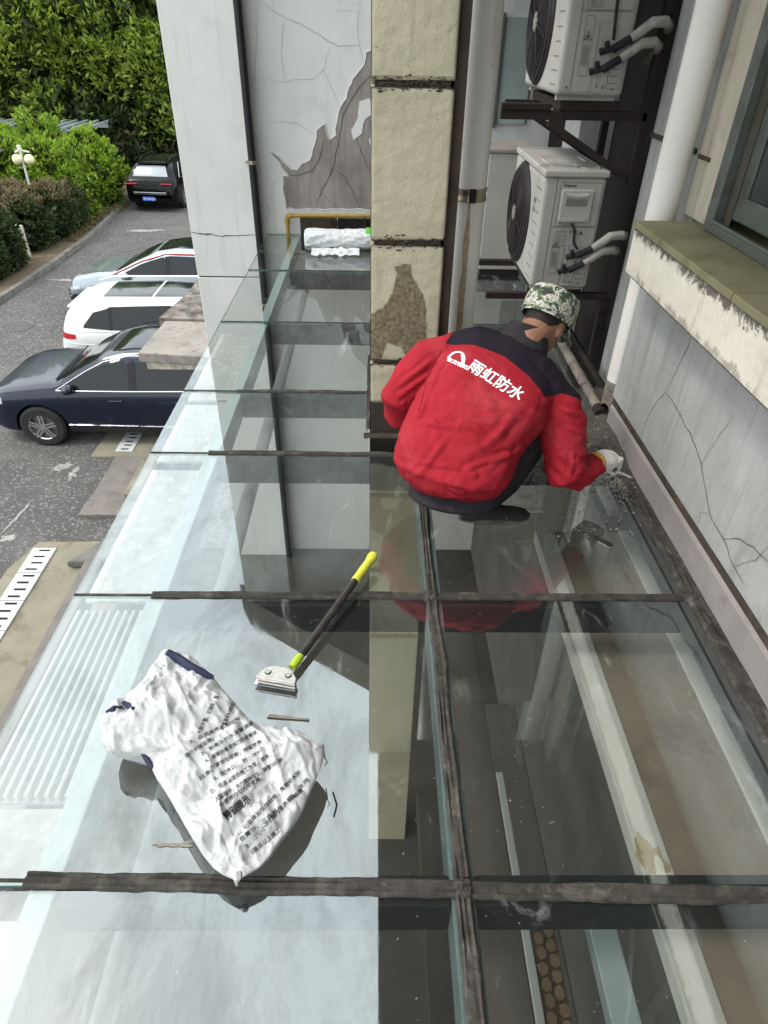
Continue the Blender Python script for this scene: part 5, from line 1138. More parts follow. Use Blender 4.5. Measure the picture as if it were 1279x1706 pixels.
# ---------------------------------------------------------------- cars
def lerpf(P, x):
    if x <= P[0][0]: return P[0][1]
    for (a, fa), (b_, fb) in zip(P[:-1], P[1:]):
        if x <= b_: 
            return fa + (fb-fa)*(x-a)/(b_-a)
    return P[-1][1]
def smf(P, x, w=.05): return (lerpf(P,x-w)+lerpf(P,x)*2+lerpf(P,x+w))/4
class Car:
    def __init__(s, L_, W_, top, belt, zlow=.26, tum=.36, taper=.22, tap0=.55):
        s.L=L_; s.W=W_/2; s.top=top; s.belt=belt; s.zl=zlow; s.tum=tum; s.tp=taper; s.t0=tap0
    def hw(s, x):
        e = s.L/2; d = max(0, (abs(x)-(e-s.t0))/s.t0); return s.W*(1-s.tp*d**2.2)
    def sec(s, x):
        w = s.hw(x); zt = smf(s.top, x); zb = min(smf(s.belt, x), zt-.07); zl = s.zl+ .10*max(0,(abs(x)-(s.L/2-.5))/.5)**2
        up = zt-zb; ins = up*s.tum
        pts = [(w*.86, zl),(w*.955, zl+.04),(w*.985, zl+.14),(w*.975, zl+.26),(w*1.0, zl+(zb-zl)*.62),(w*.99, zl+(zb-zl)*.82),(w*.965, zb)]
        we = w*.965; wr = we-ins
        cr = min(.10, up*.35)
        pts += [(we-ins*.45, zb+(up-cr)*.5),(we-ins*.88, zb+(up-cr)*.97),(wr-.07, zt-cr*.32),(wr-.22, zt-cr*.08),(wr*.45, zt-.004),(0, zt)]
        return pts
    def yat(s, x, z):
        P = s.sec(x)[:10]
        for (ya,za),(yb,zb) in zip(P[:-1],P[1:]):
            if za <= z <= zb and zb > za: return ya+(yb-ya)*(z-za)/(zb-za)
        return P[-1][0] if z > P[-1][1] else P[0][0]
    def zat(s, x, y):
        P = s.sec(x)[6:]; y = abs(y)
        for (ya,za),(yb,zb) in zip(P[:-1],P[1:]):
            if yb <= y <= ya and ya > yb: return za+(zb-za)*(ya-y)/(ya-yb)
        return P[0][1] if y > P[0][0] else P[-1][1]
    def body(s, name, mat, par, wheels, wr):
        N = 90; xs = [-s.L/2 + s.L*i/N for i in range(N+1)]
        xs = [x for x in xs]; vs = []; 
        for i, x in enumerate(xs):
            P = s.sec(x); ring = [(x,-y,z) for y,z in P] + [(x,y,z) for y,z in P[-2::-1]]
            vs += ring
        n = len(s.sec(0))*2-1
        fs = [(i*n+k, (i+1)*n+k, (i+1)*n+(k+1)%n, i*n+(k+1)%n) for i in range(N) for k in range(n)]
        fs += [tuple(range(n)), tuple((N)*n+k for k in range(n-1,-1,-1))]
        o = MB().add(vs, fs).build(name, [mat, MT['blackplastic']], par, smooth=True, local=True, fixn=True, angle=28)
        for wx in wheels:
            c = MB().lathe([(0,-s.W-.3),(wr+.055,-s.W-.3),(wr+.055,s.W+.3),(0,s.W+.3)], 40, (wx,0,wr), 'y').build('cut', MT['blackplastic'], None, fixn=True)
            md = o.modifiers.new('b','BOOLEAN'); md.object = c; md.operation = 'DIFFERENCE'; md.solver = 'EXACT'
            md.material_mode = 'TRANSFER' if hasattr(md,'material_mode') else md.material_mode
            o.parent = None; me = evalmesh(o); o.modifiers.clear(); o.data = me; o.parent = par; bpy.data.objects.remove(c)
        return o
    def side(s, name, mat, par, lo, up, sgn, off=.004, nx=24, nz_=5):
        x0 = max(lo[0][0], up[0][0]); x1 = min(lo[-1][0], up[-1][0])
        def fn(u, v):
            x = x0+(x1-x0)*u; a = lerpf(lo,x); b_ = lerpf(up,x); z = a+(b_-a)*v; return (x, sgn*(s.yat(x,z)+off), z)
        return MB().grid(fn, nx, nz_).build(name, mat, par, smooth=True, local=True)
    def trim(s, mb, pts, sgn, r_=.008, off=.003):
        P = interp_path([(x,0,z) for x,z in pts], .08); mb.tube([(p.x, sgn*(s.yat(p.x,p.z)+off), p.z) for p in P], r_, 6)
    def topp(s, name, mat, par, x0, x1, w0, w1, off=.004, nx=10, ny=14):
        def fn(u, v):
            x = x0+(x1-x0)*u; w = w0+(w1-w0)*u; y = -w+2*w*v; return (x, y, s.zat(x,y)+off)
        return MB().grid(fn, nx, ny).build(name, mat, par, smooth=True, local=True)
def wheel(par, x, y, r_, sgn, spokes=5, w=.23, rim='rim'):
    t_ = MB().lathe([(r_*.62,-w/2),(r_*.9,-w/2),(r_,-w/2+.03),(r_,w/2-.03),(r_*.9,w/2),(r_*.66,w/2),(r_*.62,w/2-.03)], 36, (x, y, r_), 'y').build('wheel', MT['tyre'], par, smooth=True, local=True)
    yo = y + sgn*w/2
    rm = MB(); rm.lathe([(r_*.66,0),(r_*.66,-.012*sgn),(r_*.60,-.03*sgn),(r_*.6,-.10*sgn)], 36, (x, yo, r_), 'y')
    for k in range(spokes):
        a = 2*math.pi*k/spokes+.3; d = Vector((math.cos(a),0,math.sin(a))); q = Vector((-math.sin(a),0,math.cos(a)))
        c = Vector((x, yo-.02*sgn, r_)); 
        for s2 in (-1,1):
            rm.obox(c+d*r_*.36+q*s2*r_*.07, d*r_*.28, q*r_*.045, Vector((0,.012,0)))
    rm.lathe([(0,.0),(r_*.14,0),(r_*.16,-.03*sgn)], 16, (x, yo-.005*sgn, r_), 'y')
    o = rm.build('rim', MT[rim], None, local=True); o.parent = t_
    o = MB().lathe([(0,-.09*sgn),(r_*.6,-.09*sgn)], 24, (x, yo, r_), 'y').build('brake_disc', MT['acgroove'], None, local=True); o.parent = t_
    return t_
def mirrors(c, par, x, z, mat):
    for sg in (-1,1):
        y = sg*(c.yat(x,z)+.10)
        o = MB().ell((x,y,z+.03), .09, .12, .075, 16).build('side_mirror', mat, par, smooth=True, local=True)
        MB().box(x-.03,x+.03,min(y,sg*c.yat(x,z)),max(y,sg*c.yat(x,z)),z-.06,z-.01).build('mirror_foot', MT['blackplastic'], par, local=True)
# navy SUV, nose to the left
CN = Car(4.83, 1.88, [(-2.42,.55),(-2.38,.80),(-2.25,.95),(-2.0,1.02),(-1.5,1.09),(-1.12,1.14),(-.75,1.36),(-.38,1.55),(0,1.645),(.5,1.675),(1.1,1.665),(1.6,1.60),(1.95,1.50),(2.15,1.32),(2.32,1.05),(2.4,.8),(2.42,.55)],
         [(-2.42,.5),(-2.3,.78),(-1.9,.93),(-1.1,1.0),(2.0,1.06),(2.42,1.0)], .24)
pn = carpaint('navy_paint', (.004,.008,.022), .25, .3)
c1 = empty('parked_car', (-3.97,10.42,GZ), 'navy blue SUV with chrome window trim parked nearest the porch', 'car', 'cars parked by the porch', rz=R(-1.5))
CN.body('body', pn, c1, (-1.45,1.42), .375)
for sg in (-1,1):
    CN.side('side_window', MT['carglass'], c1, [(-1.02,1.06),(.10,1.08)], [(-1.02,1.075),(-.6,1.32),(-.3,1.46),(.10,1.55)], sg)
    CN.side('side_window', MT['carglass'], c1, [(.22,1.08),(1.30,1.11)], [(.22,1.555),(.8,1.56),(1.18,1.52),(1.30,1.44)], sg)
    CN.side('side_window', MT['carglass'], c1, [(1.36,1.115),(1.85,1.15)], [(1.36,1.50),(1.6,1.42),(1.85,1.20)], sg)
    CN.side('pillar_trim', MT['blackplastic'], c1, [(.105,1.08),(.215,1.08)], [(.105,1.55),(.215,1.55)], sg, .006, 3)
    for wx in (-1.45,1.42): wheel(c1, wx, sg*.84, .375, sg, 5)
    CN.side('headlight', MT['lens'], c1, [(-2.36,.70),(-2.0,.80)], [(-2.36,.80),(-2.0,.90)], sg, .006, 8)
    CN.side('sill_cladding', MT['blackplastic'], c1, [(-.98,.30),(.95,.30)], [(-.98,.40),(.95,.40)], sg, .008, 8)
    tm = MB(); CN.trim(tm, [(-1.08,1.045),(.1,1.06),(1.3,1.09),(1.95,1.15)], sg, .011); CN.trim(tm, [(-1.08,1.05),(-.6,1.34),(-.3,1.49),(.1,1.585),(.7,1.60),(1.2,1.555),(1.6,1.45),(1.95,1.15)], sg, .009)
    CN.trim(tm, [(-1.0,.43),(.14,.43)], sg, .010, .012); CN.trim(tm, [(.17,.43),(.95,.43)], sg, .010, .012); tm.build('chrome_strip', MT['chrome'], c1, smooth=True, local=True)
    for x in (-.25,.82):
        dh = MB(); CN.trim(dh, [(x,.90),(x+.22,.905)], sg, .014, .02); dh.build('door_handle', pn, c1, smooth=True, local=True)
    for P_ in ([(.13,.34),(.14,.7),(.155,1.06)], [(-1.06,.98),(-1.0,.7),(-1.0,.36)], [(1.15,1.1),(1.2,.9),(1.05,.75)]):
        gp_ = MB(); CN.trim(gp_, P_, sg, .004, .001); gp_.build('door_gap', MT['blackplastic'], c1, local=True)
CN.topp('windshield', MT['carglass'], c1, -1.12, -.42, .74, .58, .005)
CN.topp('sunroof', MT['carglass'], c1, -.2, .55, .48, .48, .004)
CN.topp('sunroof', MT['carglass'], c1, .6, 1.2, .48, .46, .004)
for sg in (-1,1): MB().tube([(-.05,sg*.60,1.66),(.2,sg*.61,1.70),(1.2,sg*.60,1.70),(1.5,sg*.58,1.63)], .014, 8).build('roof_rail', MT['blackplastic'], c1, smooth=True, local=True)
MB().box(-2.44,-2.36,-.55,.55,.45,.72).build('grille', MT['blackplastic'], c1, local=True, bevel=.02)
gb = MB(); 
for k in range(5): gb.box(-2.452,-2.442,-.5,.5,.48+.05*k,.49+.05*k)
gb.build('grille_bar', MT['chrome'], c1, local=True)
tmw = MB(); tmw.tube([(-1.13,-.7,1.16),(-1.1,-.1,1.20)], .01, 6); tmw.tube([(-1.13,.0,1.17),(-1.1,.6,1.20)], .01, 6); tmw.build('wiper', MT['blackplastic'], c1, local=True)
mirrors(CN, c1, -.85, 1.08, pn)
# white estate-like SUV, tail to the left
CW = Car(4.7, 1.84, [(-2.36,.55),(-2.34,.9),(-2.28,1.15),(-2.1,1.45),(-1.9,1.58),(-1.5,1.64),(-.6,1.67),(.3,1.64),(.7,1.55),(1.3,1.15),(1.6,1.05),(2.2,.92),(2.36,.6)],
         [(-2.36,.7),(-2.2,1.02),(-1.5,1.02),(1.2,.97),(2.0,.85),(2.36,.6)], .26)
pw_ = carpaint('white_paint', (.66,.67,.65), .0, .3)
c2 = empty('parked_car', (-3.75,13.0,GZ), 'white SUV with panoramic glass roof parked tail out between the navy and grey cars', 'car', 'cars parked by the porch', rz=R(0))
CW.body('body', pw_, c2, (-1.4,1.4), .36)
for sg in (-1,1):
    CW.side('side_window', MT['carglass'], c2, [(-1.80,1.12),(-1.30,1.08)], [(-1.80,1.16),(-1.6,1.40),(-1.30,1.48)], sg)
    CW.side('side_window', MT['carglass'], c2, [(-1.26,1.08),(-.15,1.05)], [(-1.26,1.505),(-.15,1.54)], sg)
    CW.side('side_window', MT['carglass'], c2, [(-.07,1.05),(1.1,1.03)], [(-.07,1.54),(.45,1.50),(1.1,1.12)], sg)
    for wx in (-1.4,1.4): wheel(c2, wx, sg*.80, .36, sg, 7)
    CW.side('tail_light', MT['redlens'], c2, [(-2.34,.86),(-1.98,.90)], [(-2.34,1.0),(-1.98,.99)], sg, .010, 8)
    MB().tube([(-1.9,sg*.66,1.60),(-1.6,sg*.67,1.68),(.2,sg*.67,1.70),(.6,sg*.64,1.62)], .018, 8).build('roof_rail', pw_, c2, smooth=True, local=True)
    tm = MB(); CW.trim(tm, [(-2.0,1.06),(1.1,1.01)], sg, .009); CW.trim(tm, [(-2.3,.80),(1.0,.74)], sg, .006,.004); tm.build('trim_strip', pw_, c2, smooth=True, local=True)
for sg in (-1,1):
    for x in (-1.0,.1):
        dh = MB(); CW.trim(dh, [(x,.88),(x+.2,.885)], sg, .013, .018); dh.build('door_handle', pw_, c2, smooth=True, local=True)
    for P_ in ([(-.11,.36),(-.11,.7),(-.11,1.04)], [(-1.28,1.06),(-1.22,.9),(-1.05,.72)], [(1.0,.98),(1.02,.7),(.98,.36)]):
        gp_ = MB(); CW.trim(gp_, P_, sg, .004, .001); gp_.build('door_gap', MT['blackplastic'], c2, local=True)
CW.topp('panoramic_roof', MT['carglass'], c2, -1.45, -.5, .50, .52, .005)
CW.topp('panoramic_roof', MT['carglass'], c2, -.46, .55, .52, .50, .005)
CW.topp('rear_window', MT['carglass'], c2, -2.27, -2.08, .62, .56, .008)
CW.topp('windshield', MT['carglass'], c2, .78, 1.3, .6, .7, .005)
MB().box(-2.14,-1.98,-.56,.56,1.43,1.47).build('spoiler', pw_, c2, local=True, bevel=.01)
for sg in (-1,1):
    CW.side('pillar_trim', MT['blackplastic'], c2, [(-1.31,1.08),(-1.25,1.08)], [(-1.31,1.50),(-1.25,1.50)], sg, .006, 3)
    CW.side('pillar_trim', MT['blackplastic'], c2, [(-.16,1.055),(-.06,1.055)], [(-.16,1.535),(-.06,1.535)], sg, .006, 3)

MB().box(-2.37,-2.33,-.24,.24,.72,.86).build('number_plate', MT['plate'], c2, local=True)
mirrors(CW, c2, .95, 1.05, pw_)
# grey crossover with red roof line, nose to the left
CG = Car(4.6, 1.9, [(-2.3,.5),(-2.26,.78),(-2.1,.90),(-1.6,1.0),(-1.05,1.06),(-.6,1.28),(-.1,1.48),(.4,1.56),(1.0,1.54),(1.7,1.35),(2.1,1.15),(2.28,.9),(2.3,.55)],
         [(-2.3,.45),(-2.1,.74),(-1.5,.88),(2.0,.98),(2.3,.9)], .24)
pg_ = carpaint('silver_grey_paint', (.27,.31,.34), .7, .28)
c3 = empty('parked_car', (-5.0,16.4,GZ), 'silver grey crossover with a red roof line parked nose out beyond the white car', 'car', 'cars parked by the porch', rz=R(-2))
CG.body('body', pg_, c3, (-1.35,1.4), .365)
for sg in (-1,1):
    CG.side('side_window', MT['carglass'], c3, [(-.95,.98),(.18,1.0)], [(-.95,.99),(-.4,1.25),(.18,1.42)], sg)
    CG.side('side_window', MT['carglass'], c3, [(.28,1.0),(1.6,1.05)], [(.28,1.43),(.9,1.42),(1.6,1.2)], sg)
    tm = MB(); CG.trim(tm, [(-1.1,.99),(-.4,1.29),(.2,1.46),(.9,1.455),(1.7,1.2)], sg, .022, .0); tm.build('red_trim', MT['redtrim'], c3, smooth=True, local=True)
    for wx in (-1.35,1.4): wheel(c3, wx, sg*.83, .365, sg, 6)
    CG.side('headlight', MT['lens'], c3, [(-2.26,.60),(-1.9,.70)], [(-2.26,.68),(-1.9,.78)], sg, .006, 8)
    CG.side('bumper_cladding', MT['blackplastic'], c3, [(-2.28,.33),(-1.85,.33)], [(-2.28,.54),(-1.85,.56)], sg, .008, 8)
CG.topp('windshield', MT['carglass'], c3, -1.05, -.2, .74, .56, .005)
CG.topp('sunroof', MT['carglass'], c3, -.05, 1.1, .5, .48, .005)
CG.topp('hood', pbr('dark_hood', (.10,.12,.13), (.13,.15,.16), 3, .25, bmp=0, coat=1), c3, -2.0, -1.12, .55, .70, .006)
for sg in (-1,1): CG.side('pillar_trim', MT['blackplastic'], c3, [(.17,1.0),(.29,1.0)], [(.17,1.415),(.29,1.425)], sg, .006, 3)
mirrors(CG, c3, -.75, .98, pg_)
# black SUV seen from behind
CB = Car(4.9, 1.98, [(-2.45,.5),(-2.40,.85),(-2.2,.98),(-1.2,1.1),(-.4,1.52),(.1,1.66),(.9,1.68),(1.5,1.60),(1.85,1.50),(2.15,1.18),(2.35,1.08),(2.42,.85),(2.45,.55)],
         [(-2.45,.5),(-2.1,.85),(-1.2,.98),(2.1,1.04),(2.45,.95)], .26, tum=.45, taper=.14, tap0=.4)
pb_ = carpaint('black_paint', (.003,.003,.004), .0, .2, .2)
c4 = empty('parked_car', (-8.25,29.2,GZ), 'black SUV seen from behind parked at the far end of the road under the trees', 'car', rz=R(-90-4))
CB.body('body', pb_, c4, (-1.45,1.42), .39)
for sg in (-1,1):
    CB.side('side_window', MT['carglass'], c4, [(-.95,1.04),(.1,1.06)], [(-.95,1.06),(-.4,1.36),(.1,1.50)], sg)
    CB.side('side_window', MT['carglass'], c4, [(.2,1.06),(1.55,1.10)], [(.2,1.51),(1.0,1.48),(1.55,1.22)], sg)
    tm = MB(); CB.trim(tm, [(-1.0,1.04),(1.65,1.09)], sg, .012); CB.trim(tm, [(-1.0,1.05),(-.4,1.39),(.1,1.53),(1.0,1.51),(1.65,1.1)], sg, .012); tm.build('chrome_strip', MT['chrome'], c4, smooth=True, local=True)
    for wx in (-1.45,1.42): wheel(c4, wx, sg*.86, .39, sg, 10)
    MB().box(2.36,2.46,min(sg*.45,sg*.86),max(sg*.45,sg*.86),.95,.99).build('tail_light', MT['redlens'], c4, local=True, bevel=.01)
CB.topp('rear_window', pbr('bright_rear_glass', (.25,.28,.30), (.2,.22,.24), 3, .06, bmp=0, spec=1), c4, 1.83, 2.16, .52, .66, .006)
CB.topp('sunroof', MT['carglass'], c4, -.1, 1.1, .5, .5, .004)
MB().box(1.60,1.88,-.58,.58,1.56,1.585).build('spoiler', pb_, c4, local=True, bevel=.01)
for sg in (-1,1): MB().tube([(-.1,sg*.60,1.68),(.2,sg*.6,1.72),(1.2,sg*.58,1.70),(1.5,sg*.56,1.63)], .016, 8).build('roof_rail', MT['blackplastic'], c4, smooth=True, local=True)
MB().box(2.435,2.475,-.62,.62,.62,.70).build('bumper_strip', MT['chrome'], c4, local=True, bevel=.008)
pl_ = MB().box(2.46,2.485,-.30,.14,.40,.54).build('number_plate', MT['plate'], c4, local=True, bevel=.004)
vs, fs = textmesh('苏A·85G2S', .105); mb = MB(); flat(mb, vs, fs, (2.487,-.29,.435), (0,1,0), (0,0,1)); o = mb.build('plate_text', MT['whiteink'], None, local=True); o.parent = pl_
vs, fs = textmesh('P O R S C H E', .10); vs, fs = bold(vs, fs, .006); mb = MB(); flat(mb, vs, fs, (2.455,-.36,.885), (0,1,0), (0,0,1)); o = mb.build('rear_lettering', MT['chrome'], c4, local=True); o['kind'] = 'stuff'

c1.scale = (1,1,.95); c2.scale = (1,1,.93)
# ---------------------------------------------------------------- street furniture
LP = empty('street_lamp', (-11.5,24,GZ), 'white lamp post with two cream globes standing behind the brown topped hedge', 'lamp')
MB().tube([(-11.5,24,GZ),(-11.5,24,GZ+2.42)], [.045,.035], 12).build('pole', MT['lamppole'], LP, smooth=True)
MB().tube([(-11.68,24,GZ+2.34),(-11.5,24,GZ+2.40),(-11.22,24,GZ+2.35)], .025, 8).build('arm', MT['lamppole'], LP, smooth=True)
for x in (-11.64,-11.25): MB().ell((x,23.95,GZ+2.14), .155, n=24).build('globe', MT['globe'], LP, smooth=True)
MB().box(-11.55,-11.45,23.95,24.05,GZ+2.4,GZ+2.54).build('cap', MT['lamppole'], LP)
PG = empty('pergola', (-18,33,GZ), 'weathered grey pergola with slatted top half hidden by the bushes', 'pergola')
MB().box(-25,-12.2,32.0,32.12,GZ+1.93,GZ+2.10).build('beam', MT['galv'], PG)
MB().box(-25,-12.2,34.4,34.52,GZ+1.93,GZ+2.10).build('beam', MT['galv'], PG)
for k in range(27): MB().box(-24.8+.48*k,-24.72+.48*k,31.6,34.9,GZ+2.105,GZ+2.19).build('slat', MT['galv'], PG)
for x in (-24,-18.6,-13.4):
    for y in (32.06,34.46): MB().box(x-.09,x+.09,y-.05,y+.05,GZ,GZ+1.928).build('post', MT['galv'], PG)
for k in range(6): MB().obox((-17.2+.12*k,32.2,GZ+1.2), (.02,0,0), (0,.02,0), (.1,0,1.0)).build('lattice_bar', MT['galv'], PG)
MB().obox((-18.2,32.06,GZ+1.9), (.03,0,0),(0,.03,0),(.35,0,.42)).build('knee_brace', MT['galv'], PG)
o = MB().prism([(-10.38,19.95),(-10.14,19.9),(-10.10,20.02),(-10.35,20.07)], GZ+.1, GZ+1.05).build('marker_post', MT['sillface'], None, bevel=.02); tag(o, 'whitish concrete slab standing between the two clipped hedges', 'post')

# ---------------------------------------------------------------- foliage
def leaves(pts, nrm, ls, mat, name, par, aspect=2.4, spread=.8, per=9, seed=0):
    """rosettes of folded leaves at pts, opening along nrm"""
    rg = np.random.default_rng(seed); n = len(pts); pts = np.repeat(np.asarray(pts), per, 0); nm = np.repeat(np.asarray(nrm), per, 0)
    N = len(pts); d = nm + rg.normal(0, spread, (N,3)); d /= np.linalg.norm(d, axis=1, keepdims=True)
    r_ = rg.normal(0,1,(N,3)); s = np.cross(d, r_); s /= np.linalg.norm(s, axis=1, keepdims=True); up = np.cross(s, d)
    l = (ls*rg.uniform(.6,1.3,N))[:,None]; w = l/aspect
    p0 = pts + rg.normal(0, ls*.35, (N,3)); base = p0; mid = p0 + d*l*.5
    a = mid + s*w*.5 + up*w*.12; b_ = mid - s*w*.5 + up*w*.12; tip = p0 + d*l - up*l*.12
    V = np.stack([base, a, tip, b_], 1).reshape(-1,3)
    off = np.array(worldloc(par)) if par else np.zeros(3); V = V - off
    me = bpy.data.meshes.new(name); me.vertices.add(len(V)); me.vertices.foreach_set('co', V.ravel())
    me.loops.add(N*6); me.polygons.add(N*2)
    idx = np.arange(N)*4; f = np.stack([idx, idx+1, idx+2, idx, idx+2, idx+3], 1).ravel()
    me.loops.foreach_set('vertex_index', f); me.polygons.foreach_set('loop_start', np.arange(N*2)*3); me.polygons.foreach_set('loop_total', np.full(N*2,3))
    me.materials.append(mat); me.update(calc_edges=True); me.validate()
    o = bpy.data.objects.new(name, me); COL.objects.link(o)
    if par: o.parent = par
    return o
def shellpts(rg, n, lobes, fill=.35, zmin=None, cut=None):
    P = []; Nn = []
    w = np.array([l[3]*l[4]+l[4]*l[5] for l in lobes]); w = w/w.sum(); cnt = (w*n).astype(int)
    for l, c in zip(lobes, cnt):
        d = rg.normal(0,1,(c,3)); d /= np.linalg.norm(d,axis=1,keepdims=True)
        k = 1 - fill*rg.random(c)**2; wob = 1 + .20*np.sin(d[:,0]*7+l[0]*3)*np.cos(d[:,2]*8+l[1])
        p = np.array(l[:3]) + d*np.array(l[3:6])*(k*wob)[:,None]; P.append(p); Nn.append(d*np.array([1,1,.8])+np.array([0,0,.55]))
    P = np.concatenate(P); Nn = np.concatenate(Nn)
    if zmin is not None: k = P[:,2] > zmin; P = P[k]; Nn = Nn[k]
    return P, Nn
G_bright = leafmat('bright_bush_leaf', [(.15,.25,.02),(.24,.36,.035),(.08,.15,.018),(.32,.42,.06)], trans=.35)
G_dark = leafmat('dark_hedge_leaf', [(.035,.055,.02),(.055,.08,.03),(.025,.04,.016),(.08,.10,.04)])
G_brown = leafmat('browned_hedge_top_leaf', [(.17,.12,.08),(.12,.11,.05),(.22,.16,.11),(.09,.09,.04)])
G_ever = leafmat('evergreen_leaf', [(.12,.19,.03),(.24,.34,.05),(.05,.09,.02),(.38,.47,.09)], trans=.35)
G_pale = leafmat('pale_tree_leaf', [(.32,.42,.07),(.46,.52,.12),(.20,.30,.05),(.12,.18,.03)], trans=.45)
G_core = leafmat('shade_dark_leaf', [(.022,.038,.012),(.034,.055,.016),(.014,.024,.008)], trans=.1)  # darker leaf colour stands for the shade inside crowns and undergrowth
def bush(name, lobes, n, ls, mat, label, cat, group=None, seed=1, top=None, twigs=True):
    c = lobes[0]; e = empty(name, (c[0],c[1],GZ+.1), label, cat, group); rg = np.random.default_rng(seed)
    P, Nn = shellpts(rg, n, lobes, .3, GZ+.12)
    if top:
        zt = np.max(P[:,2]); k = (P[:,2] + .35*np.sin(P[:,0]*5)*.3 + rg.normal(0,.09,len(P)) > top[1])
        leaves(P[k], Nn[k], ls, top[0], 'foliage', e, seed=seed+1); o = e.children[-1]; 
        leaves(P[~k], Nn[~k], ls, mat, 'foliage', e, seed=seed+2)
    else: leaves(P, Nn, ls, mat, 'foliage', e, seed=seed+1)
    P2, N2 = shellpts(rg, n//3, [(l[0],l[1],l[2],l[3]*.8,l[4]*.8,l[5]*.8) for l in lobes], .2, GZ+.12)
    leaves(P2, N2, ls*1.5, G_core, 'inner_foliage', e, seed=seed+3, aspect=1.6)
    st = MB(); random.seed(seed)
    for k in range(7):
        l = random.choice(lobes); st.tube([(l[0]+random.uniform(-.2,.2),l[1]+random.uniform(-.2,.2),GZ+.05),(l[0]+random.uniform(-.5,.5)*l[3],l[1]+random.uniform(-.5,.5)*l[4],l[2])], [.04,.015], 6)
    st.build('stem', MT['bark'], e); return e
H = GZ
bush('clipped_hedge', [(-10.45,18.0,H+.75,.55,.75,1.0),(-10.35,19.0,H+.8,.5,.65,1.0),(-10.9,19.2,H+.7,.7,.6,.95)], 1900, .11, G_dark, 'dark clipped hedge at the left picture edge with yellowing top', 'hedge', 'clipped hedges', 3, (G_brown, H+1.55))
bush('clipped_hedge', [(-10.6,21.3,H+.8,.7,.9,.85),(-10.45,22.6,H+.8,.75,1.0,.9),(-11.3,21.8,H+.85,.9,1.3,.95),(-10.4,23.8,H+.7,.6,.8,.75)], 3600, .11, G_dark, 'long clipped hedge with a browned top in front of the lamp post', 'hedge', 'clipped hedges', 5, (G_brown, H+1.35))
bb = [([(-13.0,25.4,H+1.2,1.1,1.1,1.5),(-12.3,25.3,H+.9,.9,.9,1.2)], 'bright green broad leaved bush immediately behind the lamp post'),
      ([(-11.4,25.3,H+1.1,1.0,1.0,1.4),(-10.8,25.0,H+.8,.8,.8,1.0)], 'bright green bush right of the lamp post with a rounded top'),
      ([(-12.2,27.2,H+1.25,1.1,1.2,1.75),(-11.0,26.6,H+.9,.8,1.0,1.3)], 'tallest bright green bush rising before the pergola end'),
      ([(-11.0,28.2,H+1.1,1.1,1.2,1.4),(-10.5,27.4,H+.8,.6,.9,1.0)], 'bright green bush beside the black car'),
      ([(-15.0,25.6,H+1.1,1.2,1.2,1.45),(-14.2,25.4,H+1.1,1.2,1.2,1.5)], 'leftmost bright green bush below the pergola'),
      ([(-14.0,28.0,H+1.1,1.3,1.3,1.5),(-15.4,27.8,H+1.0,1.2,1.2,1.4)], 'bright green bush under the pergola posts'),
      ([(-17.4,27.0,H+1.1,1.4,1.3,1.3),(-16.6,25.8,H+.9,1.1,1.1,1.2)], 'bright green bush at the far left below the pergola beam')]
for i, (lb, lab) in enumerate(bb): bush('green_bush', lb, 1500, .17, G_bright, lab, 'bush', 'bright green bushes along the road', 20+i*3)
def tree(x, y, h, rx, lobes_n, n, ls, mat, label, seed, zlow=1.2, name='evergreen_tree'):
    e = empty(name, (x,y,GZ+.1), label, 'tree', 'trees behind the pergola'); rg = np.random.default_rng(seed); random.seed(seed)
    tk = MB(); top = Vector((x+random.uniform(-.4,.4), y, GZ+h*.8)); tk.tube([(x,y,GZ+.05),(x+.1,y,GZ+h*.35),tuple(top)], [.22,.16,.05], 10); lobes = []
    for k in range(lobes_n):
        a = random.uniform(0, 2*math.pi); f = random.random(); zz = GZ+zlow+(h-zlow)*(.12+.8*f); rr = rx*(1-.45*f)*random.uniform(.3,.85); s_ = rx*random.uniform(.35,.6)
        c = (x+rr*math.cos(a), y+rr*math.sin(a), zz); lobes.append((*c, s_, s_, s_*.75)); tk.tube([(x,y,zz-.5*rr), c], [.07,.02], 6)
    tk.build('trunk', MT['bark'], e, smooth=True)
    P, Nn = shellpts(rg, n, lobes, .45, GZ+.5); leaves(P, Nn, ls, mat, 'crown', e, seed=seed, per=8, aspect=2.8)
    P2, N2 = shellpts(rg, n//3, [(l[0],l[1]+.3,l[2],l[3]*.75,l[4]*.75,l[5]*.75) for l in lobes], .3, GZ+.5); leaves(P2, N2, ls*1.9, G_core, 'inner_crown', e, seed=seed+1, per=6, aspect=1.6)
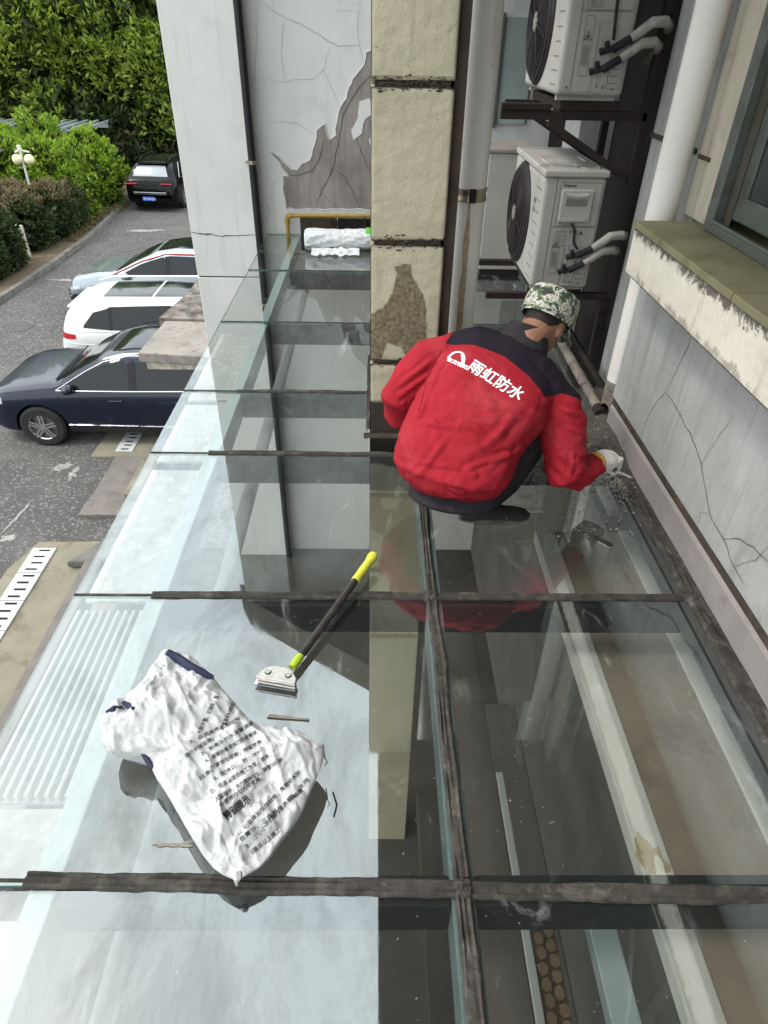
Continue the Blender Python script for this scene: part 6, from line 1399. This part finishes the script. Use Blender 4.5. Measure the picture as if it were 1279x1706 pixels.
tr = [(-24,37.5,4.6,2.6,'evergreen tree at the far left behind the pergola'),(-19.5,37.0,5.2,2.7,'tall evergreen tree behind the left pergola post'),(-15.4,37.5,7.3,2.9,'tall evergreen tree behind the pergola lattice'),(-11.6,38,8.4,2.8,'evergreen tree above the right end of the pergola'),
      (-9.0,36.5,8.4,2.4,'evergreen tree leaning toward the pale pier behind the black car'),(-28.5,39,9,3.2,'evergreen tree beyond the left edge of the pergola'),(-6.5,39,8.6,2.6,'evergreen tree mostly hidden behind the pale pier')]
for i, (x,y,h,rx,lab) in enumerate(tr): tree(x,y,h,rx,24,1900,.30,G_ever,lab,40+i*5)
for i, (x,y,h,rx,lab) in enumerate([(-26,42,10.5,3.6,'pale green tree rising behind the evergreens at the top left corner'),(-20.5,41.5,10.2,3.4,'pale yellow green tree above the evergreens left of centre'),(-14.5,46,10.5,3.2,'pale green tree above the middle evergreens'),(-9.2,44,10.5,3.0,'pale green drooping tree beside the top of the pale pier')]):
    tree(x,y,h,rx,16,1500,.24,G_pale,lab,90+i*5, zlow=3.2, name='pale_tree')
# dark undergrowth and the far wood
rg = np.random.default_rng(3); n = 2600; P = np.stack([rg.uniform(-42,2,n), rg.uniform(35,37,n), GZ+.2+rg.random(n)**1.3*2.6],1)
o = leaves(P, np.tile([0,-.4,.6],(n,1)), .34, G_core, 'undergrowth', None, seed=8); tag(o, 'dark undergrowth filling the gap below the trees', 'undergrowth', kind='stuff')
n = 6000; P = np.stack([rg.uniform(-75,10,n), rg.uniform(50,54,n), GZ+rg.random(n)*13],1)
o = leaves(P, np.tile([0,-.6,.5],(n,1)), .75, G_ever, 'far_wood', None, seed=9); tag(o, 'dense dark wood closing the view behind the garden trees', 'wood', kind='stuff')
n = 500; P = np.stack([rg.uniform(-10.3,-9.65,n), rg.uniform(22,28,n), np.full(n,GZ+.11)],1)
o = leaves(P, np.tile([0,0,.7],(n,1)), .09, G_brown, 'leaf_litter', None, seed=10); tag(o, 'dry leaves and weeds along the kerb by the black car', 'leaf litter', kind='stuff')
